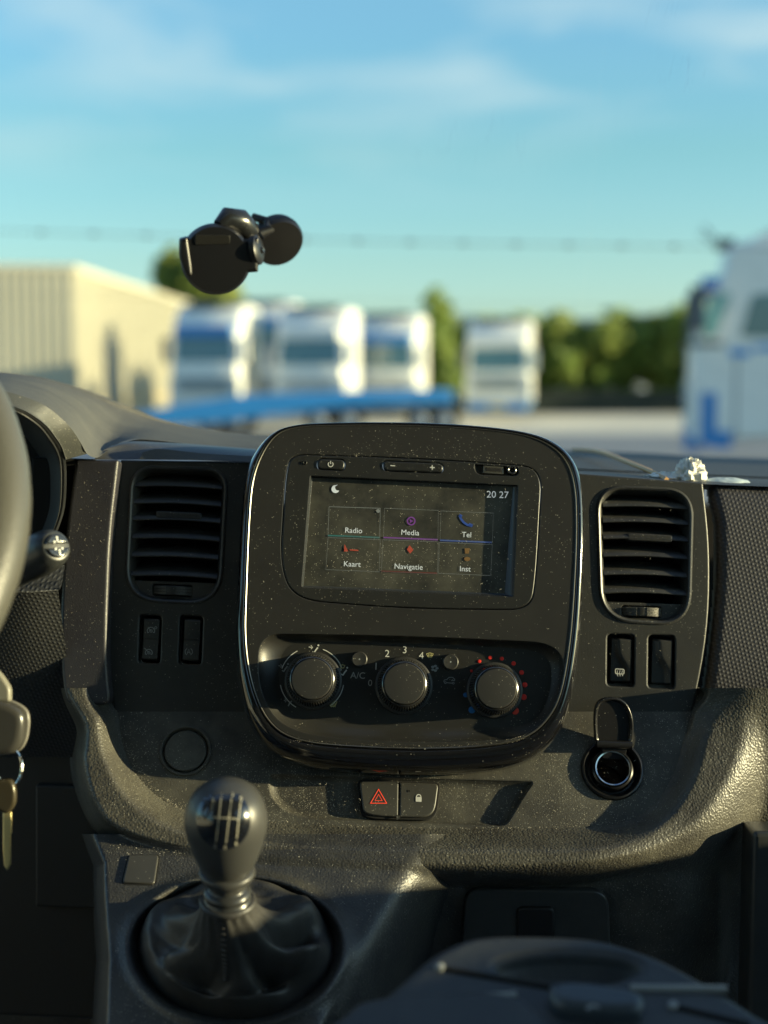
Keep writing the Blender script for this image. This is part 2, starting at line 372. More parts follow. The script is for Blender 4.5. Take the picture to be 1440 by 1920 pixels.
# ------------------------------------------------------------------ yard, distance
ground_m = mat('yard_concrete', (.62, .57, .46), .85, var=.14, vs_scale=.25)
q = M(); q.add([(-3000, -3000, 0), (3000, -3000, 0), (3000, 3000, 0), (-3000, 3000, 0)], [(0, 1, 2, 3)]); g = q.go('ground', ground_m, smooth=None, kind='structure'); g['kind'] = 'structure'
q = M(); q.add([(-60, 4, .004), (60, 4, .004), (60, 39.5, .004), (-60, 39.5, .004)], [(0, 1, 2, 3)])
q.go('near_yard', mat('yard_blue_grey', (.20, .215, .235), .85, var=.2, vs_scale=.6), smooth=None)['kind'] = 'structure'  # bluish grey sheet over the near ground, darker than the concrete
hm = mat('far_hill', (.07, .13, .15), .9, var=.3, vs_scale=.02)  # haze of distance is mixed into this bluish colour, no air modelled
q = M(); xs = np.linspace(-900, 900, 60); hz = [44+9*sin(x*.006)+5*sin(x*.017+1)+2*random.random() for x in xs]
for x, h in zip(xs, hz): q.v += [V((x, 1500, -1)), V((x, 1560, h*.6)), V((x, 1700, h*1.18)), V((x, 2000, -1))]
for i in range(59):
    for j in range(3): q.f.append((4*i+j, 4*(i+1)+j, 4*(i+1)+j+1, 4*i+j+1))
q.go('hills', hm, smooth=180)['kind'] = 'structure'

WHITE = mat('truck_white', (.80, .80, .76), .3, coat=.4, var=.04); TBLUE = mat('truck_blue', (.03, .22, .55), .35, coat=.3)
TGLASS = mat('truck_glass', (.09, .18, .20), .08, coat=1); TYRE = mat('tyre_rubber', (.02, .02, .02), .8); RIMM = mat('wheel_rim', (.55, .56, .56), .35, metal=.6)
GREYM = mat('truck_grey', (.10, .11, .12), .5); LAMP = mat('lamp_lens', (.7, .72, .7), .12); PLATEY = mat('plate_yellow', (.75, .55, .10), .5)
CREAM = mat('warehouse_cladding', (.44, .42, .33), .6, var=.05, vs_scale=.5)
LOCX = Fr((0, 0, 0), (1, 0, 0), u=(0, 1, 0))  # u=+Y, v=+Z
LOCF = Fr((0, 0, 0), (0, -1, 0), u=(1, 0, 0))  # front plane
def truck(loc, yaw, h, label, group, blue_top=True, long_=False, blue_low=True):
    r = empty('parked_truck', (0, 0, 0), label=label, cat='truck', group=group); W = 1.24 if long_ else 1.04
    wt, wb = h-.92, h-1.66; sl = .46 if long_ else .10; prof = rp([(0, .40, .1), (0, wb-.15, .1), (sl, wt+.1, .2), (sl+(.16 if long_ else .42), h-.05, .15 if long_ else .35), (1.3, h+.05, .3), (2.25, h, .15), (2.25, .55, .1)], 4)
    f2 = Fr((-W, 0, 0), (1, 0, 0), u=(0, 1, 0))
    q = M(); rows = [(inset(prof, .10), 0), (inset(prof, .03), .05), (prof, .14), (prof, 2*W-.14), (inset(prof, .03), 2*W-.05), (inset(prof, .10), 2*W)]
    q.loft(f2, rows, cap0=True); q.go('cab', WHITE, r)
    kz = sl/(wt-wb+.25); fw = Fr((0, 0, wb-.15), (0, -1, kz), u=(1, 0, 0)); gl = rp([(-W+.14, .16, .12), (W-.14, .16, .12), (W-.18, .9, .15), (-W+.18, .9, .15)])
    slab('windscreen', fw, gl, -.08, .03, .02, TGLASS, r)
    q = M(); q.loft(LOCF, bevrows(rp([(-W+.10, wt, .05), (W-.10, wt, .05), (W-.17, wt+.32, .08), (-W+.17, wt+.32, .08)]), -.5-sl, .10-sl*.6, .04)); q.go('sun_visor', TBLUE if blue_top else WHITE, r)
    for s in (-1, 1):
        o_x = .42 if long_ else 0; sw = rp([(.42+o_x, wb+.0, .08), (1.35+o_x, wb-.02, .08), (1.35+o_x, wt+.02, .1), (.62+o_x, wt, .1)]); fs = Fr((s*W, 0, 0), (s, 0, 0), u=(0, s, 0))
        slab('side_window', fs, [(s*a, b) for a, b in (sw if s > 0 else sw[::-1])], -.03, .012, .01, TGLASS, r)
        q = M(); q.box((s*(W+.18), .12, wb+.35), (.14, .20, .72)); q.box((s*(W+.05), .14, wb+.62), (.3, .05, .05)); q.box((s*(W+.05), .14, wb+.1), (.3, .05, .05)); q.go('mirror', WHITE if s > 0 else GREYM, r)  # sun-side mirror white, other grey: lit and shaded sides put into colour
        slab('headlight', LOCF, rp([(s*.78-.26, .66, .06), (s*.78+.26, .66, .06), (s*.78+.26, .92, .08), (s*.78-.26, .84, .06)]), -.02, .06, .03, LAMP, r)
        q = M(); q.box((s*(W-.02), .56 if long_ else .62, .50 if long_ else .62), (.10, .36 if long_ else .75, .30)); q.go('step_panel', TBLUE, r)
        q = M(); q.box((s*(W-.02), .34, .86), (.09, .26, .92)) if long_ else q.box((s*(W-.03), .02, .95), (.12, .12, 1.0)); q.go('corner_panel', TBLUE if long_ else WHITE, r)
        for wy in ((1.55, 4.9) if not long_ else (1.30, 5.4)):
            q = M(); q.lathe((s*(W-.26), wy, .52), (s, 0, 0), [(.2, 0), (.50, 0), (.52, .04), (.52, .26), (.48, .31), (.30, .31)], 28, cap0=True, cap1=False); wh = q.go('wheel', TYRE, r)
            q = M(); q.lathe((s*(W-.26), wy, .52), (s, 0, 0), [(.30, .31), (.27, .24), (.12, .22), (.10, .30)], 20); q.go('rim', RIMM, wh)
    slab('grille', LOCF, rp([(-.80, 1.0, .08), (.80, 1.0, .08), (.95, 1.50, .08), (-.95, 1.50, .08)]), -.05, .05, .02, WHITE if not blue_low else mat('grille_pale', (.42, .47, .48), .5), r)
    slab('bumper', LOCF, rp([(-W+.04, .30, .08), (W-.04, .30, .08), (W-.02, .62, .08), (-W+.02, .62, .08)]), -.25, .07, .04, TBLUE if blue_low else mat('bumper_pale', (.5, .53, .52), .5), r)
    slab('number_plate', LOCF, [(-.26, .42), (.26, .42), (.26, .53), (-.26, .53)], .07, .085, .003, PLATEY, r)
    q = M(); q.box((0, 4.1, .80), (.9, 3.7, .25)); q.box((0, 4.6, 1.05), (1.1, 1.0, .12)); q.go('chassis', GREYM, r)
    q = M(); q.box((0, .62, h+.02), (1.5, .25, .12)); q.go('roof_lightbar', GREYM, r)
    for zz_ in (1.14, 1.27, 1.40): q = M(); q.box((0, -.055, zz_), (1.5, .02, .045)); q.go('grille_slot', GREYM, r)
    if long_:
        q = M(); q.box((0, .25, wb-.12), (2*W+.03, .62, .09)); q.go('scuttle_strip', GREYM, r)
        for s in (-1, 1):
            fs = Fr((s*W, 0, 0), (s, 0, 0), u=(0, s, 0)); cw = rp([(.04, wb, .05), (.42, wb, .05), (.70, wt+.02, .06), (.44, wt+.02, .05)])
            slab('corner_glass', fs, [(s*a, b) for a, b in (cw if s > 0 else cw[::-1])], -.03, .012, .01, mat('corner_teal', (.14, .34, .36), .12, coat=1), r)  # brighter teal puts a reflection into the glass colour
            q = M(); q.box((s*(W+.005), 1.92, 1.9), (.01, .03, 2.6)); q.box((s*(W+.005), .80, 1.25), (.01, .03, 1.5)); q.go('door_gap', GREYM, r)
            q = M(); q.box((s*(W+.03), 1.72, 1.75), (.04, .22, .06)); q.go('door_handle', GREYM, r)
            q = M(); q.box((s*(W+.30), .10, wt-.25), (.10, .26, .75)); q.tube([(s*W, .45, wt+.05), (s*(W+.3), .12, wt+.12), (s*(W+.3), .12, wt-.7)], .03, 6); q.go('mirror', GREYM, r)
            q = M(); q.box((s*(W+.004), 1.95, 3.55), (.012, .7, .4)); q.go('side_stripe', TBLUE, r)
            q = M(); q.box((s*(W+.006), .85, 2.02), (.012, .35, .14)); q.box((s*(W+.006), 1.7, 2.10), (.012, 1.2, .10)); q.go('side_stripe', mat('stripe_pale', (.06, .28, .62), .4), r)
            q = M(); q.lathe((s*(W-.08), 1.30, .55), (s, 0, 0), [(.56, 0), (.66, 0), (.66, .11), (.56, .11)], 28, cap1=False); q.go('wheel_arch', TBLUE, r)
            q = M(); q.tube([(s*.5, .5, h), (s*.55, .35, h+.18), (s*.7, .2, h+.30)], .02, 6); q.go('antenna', GREYM, r)
        q = M(); q.loft(Fr((-1.1, 0, 0), (1, 0, 0), u=(0, 1, 0)), [(rp([(.9, h-.05, .1), (2.3, h+.75, .3), (2.4, h-.05, .05)], 4), 0), (rp([(.9, h-.05, .1), (2.3, h+.75, .3), (2.4, h-.05, .05)], 4), 2.2)], cap0=True); q.go('roof_deflector', WHITE, r)
    r.location = loc; r.rotation_euler = (0, 0, R(yaw)); return r
def gx(px, Y): return (px-CX)/F*Y*1.0
FT = 'trucks parked in the row beyond the blue trailer'
truck((gx(384, 43.5), 43.5, 0), -13, 3.58, 'white tractor truck with blue visor beside the end of the cream warehouse', FT)
truck((gx(490, 54), 54, 0), -12, 4.15, 'white truck set back in the gap between two nearer trucks, half hidden', FT, True)
truck((gx(580, 43.5), 43.5, 0), -12, 3.50, 'white truck straight behind the middle of the blue trailer, pale grille', FT, False, blue_low=False)
truck((gx(718, 46.5), 46.5, 0), -12, 3.40, 'white truck behind the right end of the blue trailer, tree beside it', FT, True, blue_low=False)
truck((gx(932, 49), 49, 0), -10, 3.32, 'white truck standing alone in front of the green hedge', FT, False)
truck((5.58, 27.4, 0), -100, 3.95, 'large near white truck seen side on with blue steps and roof deflector', None, True, True)

# blue flatbed trailer
tr = empty('flatbed_trailer', (0, 0, 0), label='low bright blue flatbed trailer with sloping end lying across in front of the trucks', cat='trailer')
TY = 39.0
def tz(py): return 1.75+(690-py)/F*TY
def tx(px): return (px-CX)/F*TY
top = [(225, 782), (330, 760), (450, 742), (560, 737), (700, 733), (850, 732)]; bot = [(850, 757), (700, 760), (610, 766), (520, 778), (420, 790), (300, 797), (225, 800)]
TFr = Fr((0, TY, 0), (0, -1, 0), u=(1, 0, 0))
slab('deck', TFr, [(tx(a), tz(b)) for a, b in bot[::-1]+top[::-1]], -2.4, 0, .03, mat('trailer_blue', (.03, .24, .58), .45, var=.12), tr)
for px in (400, 445, 600, 655, 790, 835):
    for dy in (.3, 2.0):
        q = M(); q.lathe((tx(px), TY+dy, .38), (0, -1, 0), [(.2, 0), (.36, 0), (.38, .03), (.38, .22), (.3, .25), (.18, .2)], 24, cap0=True); wh = q.go('wheel', TYRE, tr)
        q = M(); q.lathe((tx(px), TY+dy-.20, .38), (0, -1, 0), [(.2, 0), (.17, .02), (.08, .05)], 16); q.go('rim', RIMM, wh)
q = M(); q.box((tx(560), TY+1.2, .62), (6.4, .5, .2)); q.go('chassis', GREYM, tr)

# warehouse
wh = empty('warehouse', (0, 0, 0), label='long cream metal clad warehouse with shaded grey end and a dark drainpipe', cat='building')
A = V((gx(143, 50), 50, 0)); side = V((sin(R(.5)), cos(R(.5)), 0)); front = V((-cos(R(-9)), sin(R(-9)), 0)); H1 = 5.15
B = A+side*34; Cc = A+front*16; D = Cc+side*34
q = M(); H2 = 5.0
def wz(p, h): return V((p.x, p.y, h))
q.add([wz(A, 0), wz(B, 0), wz(B, H2), wz(A, H1)], [(0, 1, 2, 3)]); q.add([wz(B, 0), wz(D, 0), wz(D, H2), wz(B, H2)], [(0, 1, 2, 3)])
q.add([wz(D, 0), wz(Cc, 0), wz(Cc, H1-.05), wz(D, H2)], [(0, 1, 2, 3)]); q.add([wz(Cc, 0), wz(A, 0), wz(A, H1), wz(Cc, H1-.05)], [(0, 1, 2, 3)]); q.go('wall', CREAM, wh, smooth=None)
q = M(); q.add([wz(A-side*.15-front*.15, H1+.02), wz(B-front*.15, H2+.02), wz(D, H2+.02), wz(Cc-side*.15, H1-.03)], [(0, 1, 2, 3)]); q.go('roof', GREYM, wh, smooth=None)
for a, b in ((A, B), (A, Cc)):
    dirv = (b-a).normalized(); outv = V((dirv.y, -dirv.x, 0)) if b is B else V((-dirv.y, dirv.x, 0)); q = M(); n = int((b-a).length/.33)
    rm = Matrix((dirv, outv, V((0, 0, 1)))).transposed()
    for i in range(n): q.box(a+dirv*(i*.33+.1)+outv*.02+V((0, 0, H2/2-.02)), (.13, .025, H2-.06), rm)
    o = q.go('cladding_rib', CREAM, wh, smooth=None); o['kind'] = 'stuff'
    q = M(); q.box((a+b)/2+outv*.06+V((0, 0, (H1+H2)/2)), ((b-a).length+.1, .12, .16), rm); q.go('eaves_trim', mat('eaves_cream', (.60, .57, .46), .6), wh, smooth=None)
    q = M(); q.box(a.lerp(b, .5)+outv*.06+V((0, 0, .5)), ((b-a).length, .06, .12), rm); q.go('base_trim', mat('base_brown', (.5, .38, .2), .7), wh, smooth=None)
sd_ = side; pp = A+side*5.2; q = M(); q.box(pp+V((sd_.y, -sd_.x, 0))*.10+V((0, 0, 1.45)), (.12, .14, 2.9), Matrix((sd_, V((sd_.y, -sd_.x, 0)), V((0, 0, 1)))).transposed()); q.go('upright', mat('upright_grey', (.22, .26, .32), .6), wh, smooth=None)  # narrow bluish grey box standing against the long wall

# vegetation
def leafm(name, a, b):
    m = bpy.data.materials.new(name); m.use_nodes = True; n = m.node_tree.nodes; l = m.node_tree.links; p = n['Principled BSDF']; p.inputs['Roughness'].default_value = .6
    z = n.new('ShaderNodeTexNoise'); z.inputs['Scale'].default_value = 1.3; z.inputs['Detail'].default_value = 4; t = n.new('ShaderNodeTexCoord'); l.new(t.outputs['Object'], z.inputs['Vector'])
    c = n.new('ShaderNodeValToRGB'); c.color_ramp.elements[0].position = .35; c.color_ramp.elements[1].position = .68; c.color_ramp.elements[0].color = (*a, 1); c.color_ramp.elements[1].color = (*b, 1)
    l.new(z.outputs[0], c.inputs[0]); l.new(c.outputs[0], p.inputs['Base Color'])
    tr_ = n.new('ShaderNodeBsdfTranslucent'); l.new(c.outputs[0], tr_.inputs[0]); mx = n.new('ShaderNodeMixShader'); mx.inputs[0].default_value = .55
    l.new(p.outputs[0], mx.inputs[1]); l.new(tr_.outputs[0], mx.inputs[2]); l.new(mx.outputs[0], n['Material Output'].inputs[0]); return m
LF = leafm('leaves_green', (.19, .28, .06), (.32, .40, .09)); LF2 = leafm('leaves_olive', (.22, .28, .06), (.36, .41, .09)); BARK = mat('bark', (.07, .05, .035), .9, var=.3)
def tree(name, loc, h, rw, trunk, n, m, label, group=None, ls=.22, cat='tree', cone=False):
    r = empty(name, loc, label=label, cat=cat, group=group); q = M(); b = V(loc)
    q.tube([b, b+V((.05, 0, h*.4)), b+V((0, .05, h*.8))], [trunk, trunk*.7, trunk*.25], 8)
    for i in range(6):
        a = random.random()*6.28; z0 = h*(.3+.07*i); q.tube([b+V((0, 0, z0)), b+V((cos(a)*rw*.6, sin(a)*rw*.6, z0+h*.18))], [trunk*.4, trunk*.1], 5)
    q.go('trunk', BARK, r)
    cl = [(random.gauss(0, .42), random.gauss(0, .42), random.uniform(.22, .9), random.uniform(.28, .5)) for _ in range(14)]
    q = M()
    for i in range(n):
        c = random.choice(cl); d = V((random.gauss(0, 1), random.gauss(0, 1), random.gauss(0, 1))).normalized()*(random.random()**.4)*c[3]
        tz_ = c[2]+d.z*.45; k = (1.15-tz_) if cone else 1
        p = b+V(((c[0]*k+d.x)*rw, (c[1]*k+d.y)*rw, max(.04, tz_)*h)); s_ = ls*random.uniform(.5, 1.3)
        u = V((random.gauss(0, 1), random.gauss(0, 1), random.gauss(0, 1))).normalized(); v = u.orthogonal().normalized()
        q.add([p-u*s_, p+v*s_*.6, p+u*s_, p-v*s_*.6], [(0, 1, 2, 3)])
    q.go('crown', m, r, smooth=None); return r
i = 0
desc = ['yellow green', 'dark green', 'mid green', 'olive green']
for px in range(815, 1460, 62):
    Y = 60+random.uniform(-1.5, 2); hh = 3.6+random.uniform(-.3, .45)
    if px > 1180: hh += .25
    where = ['between the two right-hand far trucks', 'beside the lone truck', 'just behind the lone truck', 'past the lone truck', 'first clear of the lone truck', 'in the open middle of the hedge row', 'a little right of the hedge middle', 'toward the near truck', 'next to the near truck nose', 'behind the near truck windscreen', 'behind the near truck cab'][min(i, 10)]
    tree('hedge_shrub', (gx(px, Y), Y, 0), hh, 1.7, .09, 2600, (LF, LF2)[i % 2], f'{desc[i%4]} leafy shrub in the hedge row, {where}', 'shrubs of the hedge beyond the yard', .2, 'shrub'); i += 1
tree('pointed_tree', (gx(815, 56), 56, 0), 4.5, 1.25, .12, 2800, LF, 'taller pointed green tree rising just behind the gap right of the trailer trucks', None, .2, cone=True)
tree('broadleaf_tree', (gx(385, 86), 86, 0), 8.7, 2.8, .25, 4600, LF2, 'large olive green tree behind the warehouse roof below the dashcam', None, .34)
q = M(); q.box((gx(1130, 57.6), 57.6, .45), (gx(1480, 57.6)-gx(820, 57.6), .12, .9)); q.go('low_strip', mat('dark_strip', (.018, .026, .020), .9), smooth=None, label='long low dark barrier along the foot of the hedge', cat='strip')  # plain dark box running along the hedge foot

# barbed wire fence
fe = empty('wire_fence', (0, 8, 0), label='thin barbed wire strand on slim posts crossing in front of the yard', cat='fence')
wm = mat('rusty_wire', (.12, .11, .10), .5, metal=.5)
P0, P1 = at(-260, 424, 8), at(1620, 466, 8)
q = M(); pts = [P0.lerp(P1, t/40)+V((0, 0, -.02*sin(pi*t/40))) for t in range(41)]; q.tube(pts, .0024, 6); q.go('wire_strand', wm, fe)
for k in range(19):
    p = P0.lerp(P1, (k+.4)/19)+V((0, 0, -.02*sin(pi*(k+.4)/19))); q = M()
    for a in (0.5, 2.1, 3.9, 5.3): q.tube([p-V((.012, 0, 0)), p+V((.01, cos(a)*.022, sin(a)*.022))], [.003, .001], 5)
    q.tube([p-V((.02, 0, 0)), p+V((.02, 0, 0))], .0055, 6); q.go('barb', wm, fe)
q = M(); pw0, pw1 = at(-260, 545, 8), at(1620, 585, 8)
q.tube([pw0, pw1], .001, 5); q.go('wire_strand', wm, fe)
for P_ in (P0, P1):
    q = M(); q.tube([V((P_.x, P_.y, 0)), P_+V((0, 0, .05))], .03, 8); q.go('post', GREYM, fe)

# ------------------------------------------------------------------ van shell round the cab
HEAD = mat('headliner', (.55, .54, .50), .9); DOORM = mat('door_trim', (.26, .27, .28), .8); BODY = mat('van_paint', (.65, .65, .65), .3)
van = empty('van_body', (0, 0, .3), label='van cab shell with windscreen, roof, doors and pillars around the dashboard', cat='van')
q = M(); q.box((0, -.05, 2.36), (1.9, 1.75, .06)); q.go('roof_lining', HEAD, van)
q = M(); q.box((0, -.95, 1.5), (1.9, .05, 1.75)); q.go('bulkhead', DOORM, van)
q = M(); q.box((0, .4, .72), (1.9, 2.8, .05)); q.go('cab_floor', DOORM, van)
q = M(); q.box((0, 1.92, 1.15), (1.9, .06, .85)); q.go('firewall', DEEP, van)
# curved windscreen
WS = [(y, 1.56+(1.86-y)*.74) for y in np.linspace(1.86, .82, 14)]
def wsx(x, y): return .07*(1-(x/.88)**2)
q = M(); nx = 25
for y, z in WS:
    for x in np.linspace(-.88, .88, nx): b = wsx(x, y); q.v.append(V((x, y+b*.57-.07, z+b*.82-.05)))
for i in range(len(WS)-1):
    for j in range(nx-1): q.f.append((i*nx+j, i*nx+j+1, (i+1)*nx+j+1, (i+1)*nx+j))
def glassm(name, smudge):
    m = bpy.data.materials.new(name); m.use_nodes = True; n = m.node_tree.nodes; l = m.node_tree.links; n.remove(n['Principled BSDF']); o = n['Material Output']
    tr_ = n.new('ShaderNodeBsdfTransparent'); tr_.inputs[0].default_value = (.93, .975, .96, 1); gl = n.new('ShaderNodeBsdfGlossy'); gl.inputs['Roughness'].default_value = .02
    fz = n.new('ShaderNodeFresnel'); fz.inputs[0].default_value = 1.15; mx = n.new('ShaderNodeMixShader'); l.new(fz.outputs[0], mx.inputs[0]); l.new(tr_.outputs[0], mx.inputs[1]); l.new(gl.outputs[0], mx.inputs[2])
    if smudge:
        t = n.new('ShaderNodeTexCoord'); mp_ = n.new('ShaderNodeMapping'); mp_.inputs['Scale'].default_value = (14, 2.2, 2.2); l.new(t.outputs['Object'], mp_.inputs[0])
        z = n.new('ShaderNodeTexNoise'); z.inputs['Scale'].default_value = 1.6; z.inputs['Detail'].default_value = 8; z.inputs['Distortion'].default_value = 1.8; l.new(mp_.outputs[0], z.inputs['Vector'])
        r_ = n.new('ShaderNodeMapRange'); r_.inputs[1].default_value = .60; r_.inputs[2].default_value = .85; r_.inputs[4].default_value = .02; l.new(z.outputs[0], r_.inputs[0])
        df = n.new('ShaderNodeBsdfTranslucent'); df.inputs[0].default_value = (.8, .8, .8, 1); m2 = n.new('ShaderNodeMixShader'); l.new(r_.outputs[0], m2.inputs[0]); l.new(mx.outputs[0], m2.inputs[1]); l.new(df.outputs[0], m2.inputs[2]); mx = m2
        for cc, sc_, amp, rad in ((at(1288, 150, 1.24), (60, 12, 12), .5, .028), (at(1265, 215, 1.26), (50, 50, 50), .5, .016), (at(1235, 40, 1.19), (40, 6, 6), .22, .03), (at(900, 300, 1.3), (30, 5, 5), .10, .08)):
            cc = cc-wl(van); vd = n.new('ShaderNodeVectorMath'); vd.operation = 'DISTANCE'; vd.inputs[1].default_value = cc; l.new(t.outputs['Object'], vd.inputs[0])
            r2 = n.new('ShaderNodeMapRange'); r2.inputs[1].default_value = rad; r2.inputs[2].default_value = rad*.2; l.new(vd.outputs['Value'], r2.inputs[0])
            m4 = n.new('ShaderNodeMapping'); m4.inputs['Scale'].default_value = sc_; l.new(t.outputs['Object'], m4.inputs[0]); z = n.new('ShaderNodeTexNoise'); z.inputs['Scale'].default_value = 2.2; z.inputs['Detail'].default_value = 5; z.inputs['Distortion'].default_value = 1.2; l.new(m4.outputs[0], z.inputs['Vector'])
            r3 = n.new('ShaderNodeMapRange'); r3.inputs[1].default_value = .55; r3.inputs[2].default_value = .75; r3.inputs[4].default_value = amp; l.new(z.outputs[0], r3.inputs[0])
            mu = n.new('ShaderNodeMath'); mu.operation = 'MULTIPLY'; l.new(r2.outputs[0], mu.inputs[0]); l.new(r3.outputs[0], mu.inputs[1])
            m3 = n.new('ShaderNodeMixShader'); l.new(mu.outputs[0], m3.inputs[0]); l.new(mx.outputs[0], m3.inputs[1]); l.new(df.outputs[0], m3.inputs[2]); mx = m3
    l.new(mx.outputs[0], o.inputs[0]); return m
q.go('windscreen', glassm('windscreen_glass', True), van, smooth=180)
for s in (-1, 1):
    sill = [(-.95, 1.61), (.52, 1.575), (.80, 1.545), (.90, 1.508), (1.15, 1.49), (1.6, 1.49), (1.9, 1.49), (1.9, .7), (-.95, .7)]
    fs = Fr((s*.90, 0, 0), (-s, 0, 0), u=(0, -s, 0)); pts = [(-s*y, z) for y, z in sill]
    q = M(); q.loft(fs, [(pts, -.05), (pts, .03)], cap0=True); q.go('door_panel', DOORM, van, smooth=30)
    q = M(); q.tube([(s*.90, 1.84, 1.5), (s*.88, .80, 2.34)], .045, 10); q.go('windscreen_pillar', DOORM, van)
    q = M(); q.box((s*.92, -.42, 2.0), (.08, .16, .72)); q.box((s*.92, -.80, 2.0), (.08, .3, .8)); q.go('door_pillar', DOORM, van)
    q = M(); q.add([(s*.915, -.34, 1.55), (s*.915, 1.70, 1.47), (s*.915, .86, 2.33), (s*.915, -.34, 2.33)], [(0, 1, 2, 3)]); q.go('side_window', glassm('side_glass', False), van, smooth=None)

# ------------------------------------------------------------------ dashboard
dash = empty('dashboard', at(765, 1600, 1.15), label='black van dashboard with air vents, switches, grained lower rim and gear console', cat='dashboard')
PD = plane(765, 1000, 1.078, 16); VL = plane(340, 1000, 1.105, 11); VR = plane(1210, 1000, 1.105, 11); LP = plane(765, 1500, 1.045, 31.5, 1.6); CP = plane(420, 1660, .985, 56, 2.0)
S = 1.08/F
def RR(x0, y0, x1, y1, r, k=(0, 0, 0, 0)):
    """rounded quad, rolled with the dash; k shifts x of corners tl,tr,br,bl"""
    return rp([(x0+k[0], y0, r), (x1+k[1], y0+(x1-x0)*.04, r), (x1+k[2], y1+(x1-x0)*.04, r), (x0+k[3], y1, r)])

# --- left and right vent panels
VO = [(258, 878, 34), (410, 882, 34), (424, 900, 20), (404, 1098, 40), (372, 1128, 40), (272, 1120, 40), (241, 1085, 40), (246, 905, 40)]
vent_l = rp([(250, 877, 42), (424, 881, 42), (410, 1131, 62), (238, 1122, 62)], 10)
vent_r = rp([(1122, 914, 50), (1296, 921, 50), (1290, 1170, 60), (1130, 1160, 60)], 10)
def sw_out(x0, y0, x1, y1, k=0): return rp([(x0, y0, 9), (x1, y0+2, 9), (x1-k, y1+2, 9), (x0-k, y1, 9)], 4)
SWL = [sw_out(262, 1152, 303, 1243, 3), sw_out(338, 1153, 381, 1245, 4)]; SWR = [sw_out(1139, 1188, 1190, 1286, 1), sw_out(1216, 1190, 1266, 1290, 1)]
lp_out = [(226, 862, 3), (470, 866, 3), (520, 900, 3), (520, 1345, 3), (214, 1338, 5), (200, 1200, 60), (208, 1040, 60)]
rp_out = [(1040, 884, 3), (1318, 905, 4), (1332, 1030, 80), (1328, 1190, 80), (1296, 1348, 8), (1040, 1338, 3)]
plate('vent_panel', VL, VL.P(rp(lp_out, 5))[::-1], [VL.P(x)[::-1] for x in [vent_l]+SWL], -.03, 0, .0015, BLK, dash, wall=.012)
plate('vent_panel', VR, VR.P(rp(rp_out, 5))[::-1], [VR.P(x)[::-1] for x in [vent_r]+SWR], -.03, 0, .0015, BLK, dash, wall=.012)
